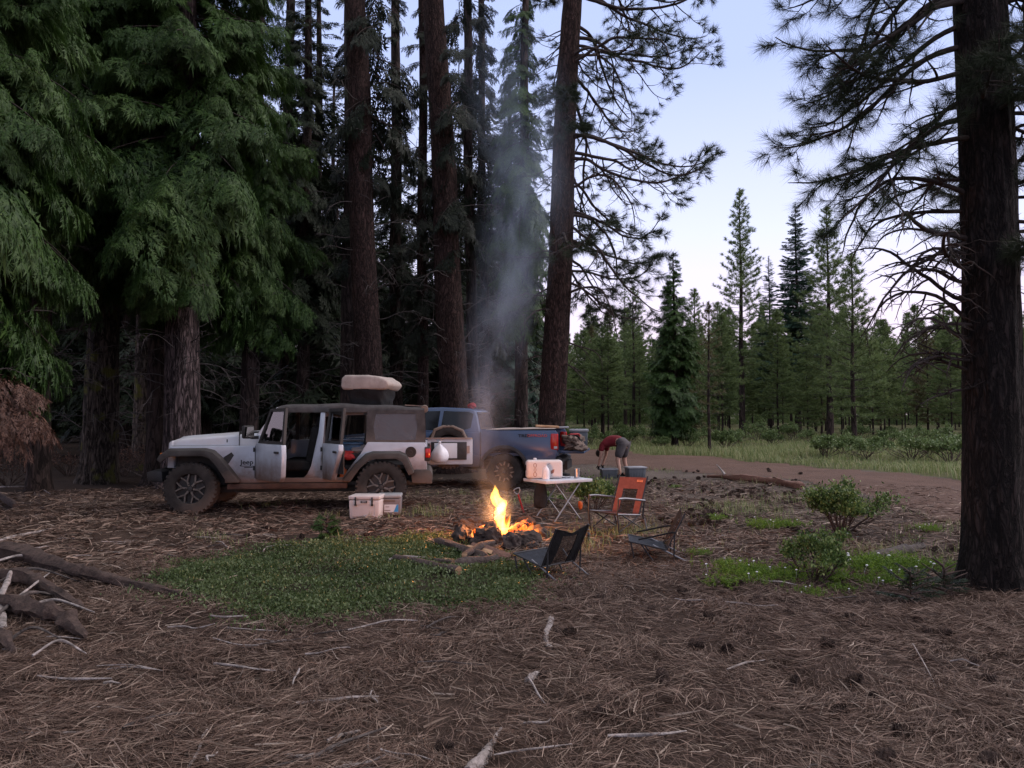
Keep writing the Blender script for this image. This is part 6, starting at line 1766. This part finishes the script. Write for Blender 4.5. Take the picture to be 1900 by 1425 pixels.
o = MB().grid(lambda u, v: Vector(((.08 + .44 * u) * math.cos(6.283 * v), (.06 + .36 * u) * math.sin(6.283 * v), .05 * (1 - u) + .012 * math.sin(u * 20 + v * 30))), 10, 40).build('ash_bed', M['ash'], None, loc=fc_ + Vector((0, 0, .012))); tag(o, 'bed of grey ash and embers inside the stone ring', 'ash')
# glowing embers and burning logs
def glow(name, c, s):
    m, nt, out = _nt(name); L_ = nt.links.new
    tcx = N(nt, 'ShaderNodeTexCoord'); nz = N(nt, 'ShaderNodeTexNoise', Scale=14.0, Detail=6.0); L_(tcx.outputs['Object'], nz.inputs['Vector'])
    r_ = ramp(nt, nz.outputs['Fac'], [(.42, (0, 0, 0)), (.6, (1, 1, 1))])
    e = N(nt, 'ShaderNodeEmission', Color=(*c, 1)); ml = N(nt, 'ShaderNodeMath', _operation='MULTIPLY'); L_(r_, ml.inputs[0]); ml.inputs[1].default_value = s; L_(ml.outputs[0], e.inputs[1])
    b = N(nt, 'ShaderNodeBsdfPrincipled', Roughness=.9); b.inputs['Base Color'].default_value = (.03, .02, .017, 1)
    a = N(nt, 'ShaderNodeAddShader'); L_(b.outputs[0], a.inputs[0]); L_(e.outputs[0], a.inputs[1]); L_(a.outputs[0], out.inputs[0]); return m
M['ember'] = glow('glowing charred wood', (1, .12, .012), 3.2)
for i, (dx, dy, th, L_, r, lab) in enumerate([(-.05, 0, .5, .55, .05, 'charred log glowing red, lying across the middle of the fire'), (.12, .05, -.5, .5, .045, 'charred log glowing red, slanting to the right in the fire'), (-.16, .06, 1.3, .4, .04, 'short glowing log at the left of the flames'),
                                      (.26, -.02, .9, .38, .05, 'glowing log end sticking up at the right of the fire')]):
    c = fc_ + Vector((dx, dy, .09 + .03 * i)); d_ = Vector((math.cos(th), math.sin(th), .25 if i % 2 else -.12)).normalized() * L_ / 2
    wood('burning_log', lab, 'burning log', [list(c - d_), list(c), list(c + d_)], [r * .9, r, r * .8], 'ember', 600 + i, None, 10, 5, .2)


def flame_vol(name, inner, k):
    m, nt, out = _nt(name)
    v = N(nt, 'ShaderNodeEmission', Color=(*inner, 1), Strength=k)
    nt.links.new(v.outputs[0], out.inputs['Volume']); return m


def flame(parent, pts, r, seed, mat, name='flame_tongue'):
    P = catmull(np.array(pts, float), 6); rr_ = np.interp(np.linspace(0, 1, len(P)), np.linspace(0, 1, len(r)), r)
    k = 14; Vv, f = tube_np(P, rr_, k)
    c = np.repeat(P, k, 0); kk_ = 1 + .28 * vnoise(np.tile(np.cos(np.arange(k) * 6.283 / k), len(P)) * 2 + seed, np.repeat(np.arange(len(P)), k) * .4, seed)
    Vv = c + (Vv - c) * kk_[:, None]
    bm = bmesh.new(); vs = [bm.verts.new(x) for x in Vv]
    for q in f: bm.faces.new([vs[i] for i in q])
    bm.faces.new(vs[:k][::-1]); bm.faces.new(vs[-k:]); bmesh.ops.recalc_face_normals(bm, faces=bm.faces)
    me = bpy.data.meshes.new(name); bm.to_mesh(me); bm.free(); me.polygons.foreach_set('use_smooth', np.ones(len(me.polygons), dtype=bool))
    return link(name, me, parent, mat)


FI_ = thing('campfire_flame', 'tall yellow flame with orange tongues rising from the stone ring', 'flame', fc_ + Vector((.04, 0, .05)), 0)
MF = flame_vol('flame', (1.0, .42, .065), 36); MO = flame_vol('orange flame', (1.0, .20, .02), 13); MG = flame_vol('flame glow gas', (1.0, .22, .04), .9)
flame(FI_, [(.02, 0, -.06), (.03, 0, .06), (-.01, 0, .18), (-.04, .01, .29), (.01, 0, .38), (-.05, 0, .47), (-.075, 0, .56), (-.085, 0, .645)], [.012, .038, .055, .062, .05, .042, .036, .003], 1, MF)
flame(FI_, [(-.05, .01, .27), (-.015, 0, .36), (.035, 0, .42), (.03, 0, .47)], [.02, .05, .035, .003], 2, MF)
flame(FI_, [(-.03, .01, .34), (-.09, .0, .44), (-.115, 0, .52), (-.10, 0, .58)], [.02, .035, .025, .003], 3, MF)
for i, (x, y, h, r) in enumerate([(.10, .02, .16, .035), (.08, -.04, .30, .022), (.02, .05, .42, .022), (-.06, -.03, .26, .024), (.15, -.03, .20, .028), (.19, .0, .13, .03), (-.16, .02, .14, .045), (-.10, .05, .22, .04), (.06, .08, .26, .045), (.30, .03, .13, .05), (.36, .02, .20, .04), (-.30, .0, .12, .05), (-.22, .10, .16, .05), (-.36, .06, .09, .05), (.22, .10, .17, .05), (.42, .0, .12, .05), (-.02, -.12, .13, .05), (.28, -.10, .12, .05), (-.27, -.08, .11, .05), (.02, .16, .24, .06)]):
    flame(FI_, [(x, y, -.02), (x - .01, y, h * .35), (x + .015, y, h * .7), (x + .03, y, h)], [r * .7, r, r * .6, .002], 10 + i, MO if i > 5 else MF)
pl_ = bpy.data.lights.new('fire_light', 'POINT'); pl_.energy = 78; pl_.color = (1, .33, .09); pl_.shadow_soft_size = .13
po = bpy.data.objects.new('fire_light', pl_); COL.objects.link(po); po.location = fc_ + Vector((0, 0, .36))

# ================================================================ smoke and haze
def smoke_mat():
    m, nt, out = _nt('wood smoke'); L_ = nt.links.new
    tcx = N(nt, 'ShaderNodeTexCoord'); sp = N(nt, 'ShaderNodeSeparateXYZ'); L_(tcx.outputs['Object'], sp.inputs[0])
    def mth(op, a, b=None, c=None):
        n_ = N(nt, 'ShaderNodeMath', _operation=op)
        for i_, q in enumerate((a, b, c)):
            if q is None: continue
            if isinstance(q, (int, float)): n_.inputs[i_].default_value = q
            else: L_(q, n_.inputs[i_])
        return n_.outputs[0]
    x, y, z = sp.outputs[0], sp.outputs[1], sp.outputs[2]
    ax = mth('MULTIPLY', mth('SINE', mth('MULTIPLY', z, 1.1)), -.22); dx = mth('SUBTRACT', x, ax)
    r = mth('SQRT', mth('ADD', mth('MULTIPLY', dx, dx), mth('MULTIPLY', y, y)))
    R_ = mth('MULTIPLY_ADD', z, .10, .27)
    fall = mth('MAXIMUM', mth('SUBTRACT', 1.0, mth('DIVIDE', r, R_)), 0.0)
    fall = mth('POWER', fall, 1.4)
    mp = N(nt, 'ShaderNodeMapping', Scale=(1.9, 1.9, .8)); L_(tcx.outputs['Object'], mp.inputs[0])
    nz = N(nt, 'ShaderNodeTexNoise', Scale=1.5, Detail=4.0, Roughness=.55, Distortion=.8); L_(mp.outputs[0], nz.inputs['Vector'])
    mr = N(nt, 'ShaderNodeMapRange'); L_(nz.outputs['Fac'], mr.inputs[0]); mr.inputs[1].default_value = .40; mr.inputs[2].default_value = .70
    zt = N(nt, 'ShaderNodeMapRange'); L_(z, zt.inputs[0]); zt.inputs[1].default_value = 3.6; zt.inputs[2].default_value = 6.6; zt.inputs[3].default_value = 1; zt.inputs[4].default_value = 0
    zb = N(nt, 'ShaderNodeMapRange'); L_(z, zb.inputs[0]); zb.inputs[1].default_value = .15; zb.inputs[2].default_value = 1.1; zb.inputs[3].default_value = .8
    d_ = mth('MULTIPLY', mth('MULTIPLY', mth('MULTIPLY', fall, mr.outputs[0]), mth('MULTIPLY', zt.outputs[0], zb.outputs[0])), SMOKE_D)
    v = N(nt, 'ShaderNodeVolumePrincipled', Anisotropy=.25); v.inputs['Color'].default_value = (.64, .78, 1.0, 1)
    L_(d_, v.inputs['Density']); L_(v.outputs[0], out.inputs['Volume']); return m


SMOKE_D = 1.35
rows = np.linspace(0.15, 6.6, 14)
P = np.array([(-.22 * math.sin(z * 1.1), 0, z) for z in rows]); V, f = tube_np(P,   .10 * rows + .28, 18)
bm = bmesh.new(); vs = [bm.verts.new(x) for x in V]
for q in f: bm.faces.new([vs[i] for i in q])
bm.faces.new(vs[:18][::-1]); bm.faces.new(vs[-18:]); bmesh.ops.recalc_face_normals(bm, faces=bm.faces)
me = bpy.data.meshes.new('smoke'); bm.to_mesh(me); bm.free()
so_ = link('smoke', me, None, smoke_mat(), fc_ + Vector((.02, .06, .12))); so_.rotation_euler = (0, rad(1.6), 0)
tag(so_, kind='stuff')


# ================================================================ air, sky, sun, camera
w = bpy.data.worlds.new('World'); SC.world = w; w.use_nodes = True
nt = w.node_tree; L = nt.links.new
for n_ in list(nt.nodes): nt.nodes.remove(n_)
out = nt.nodes.new('ShaderNodeOutputWorld'); bg = nt.nodes.new('ShaderNodeBackground')
sky = nt.nodes.new('ShaderNodeTexSky'); sky.sky_type = 'NISHITA'; sky.sun_disc = False
SUN_EL, SUN_AZ = rad(4), rad(200)
sky.sun_elevation = SUN_EL; sky.sun_rotation = SUN_AZ
sky.air_density = 1.0; sky.dust_density = 1.0; sky.ozone_density = 3.0
tc = nt.nodes.new('ShaderNodeTexCoord'); sp_ = nt.nodes.new('ShaderNodeSeparateXYZ'); L(tc.outputs['Generated'], sp_.inputs[0])
# dusk glow: lavender pink band low down, clear pale blue above
dusk = ramp(nt, sp_.outputs['Z'], [(0.0, (.74, .56, .70)), (.12, (.74, .62, .78)), (.22, (.61, .62, .83)), (.40, (.41, .47, .75)), (.52, (.38, .45, .70)), (.66, (.68, .67, .74)), (1.0, (.80, .75, .75))])
sc_ = nt.nodes.new('ShaderNodeMixRGB'); sc_.blend_type = 'MULTIPLY'; sc_.inputs[0].default_value = 1; L(sky.outputs[0], sc_.inputs[1]); sc_.inputs[2].default_value = (.12, .12, .12, 1)
mxs = nt.nodes.new('ShaderNodeMixRGB'); mxs.inputs[0].default_value = .8; L(sc_.outputs[0], mxs.inputs[1]); L(dusk, mxs.inputs[2])
dv_ = nt.nodes.new('ShaderNodeMixRGB'); dv_.blend_type = 'MULTIPLY'; dv_.inputs[0].default_value = 1; L(mxs.outputs[0], dv_.inputs[1]); dv_.inputs[2].default_value = (10, 10, 10, 1)
L(dv_.outputs[0], bg.inputs[0]); bg.inputs[1].default_value = .1
L(bg.outputs[0], out.inputs[0])
sl = bpy.data.lights.new('sun', 'SUN'); sl.energy = 1.2; sl.angle = rad(45); sl.color = (1, .86, .80)
so = bpy.data.objects.new('sun', sl); COL.objects.link(so)
# light from the bright sky low over the road, camera right
sd_ = Vector((.80, .06, .56))
so.rotation_euler = sd_.to_track_quat('Z', 'Y').to_euler(); so.location = (10, 0, 20)

cam = bpy.data.cameras.new('camera'); co = bpy.data.objects.new('camera', cam); COL.objects.link(co)
cam.sensor_width = 36; cam.lens = FPX / 1900 * 36; cam.clip_start = .05; cam.clip_end = 3000
co.location = (0, 0, CAMZ); co.rotation_euler = (rad(90) + PITCH, 0, 0)
SC.camera = co
SC.view_settings.view_transform = 'Standard'; SC.view_settings.look = 'None'; SC.view_settings.exposure = EXPOSURE; SC.view_settings.gamma = 1
SC.cycles.use_denoising = True
SC.cycles.max_bounces = 6; SC.cycles.diffuse_bounces = 3; SC.cycles.transparent_max_bounces = 12; SC.cycles.volume_bounces = 1
SC.cycles.sample_clamp_indirect = 4.0
SC.cycles.volume_step_rate = 1.0; SC.cycles.volume_max_steps = 96
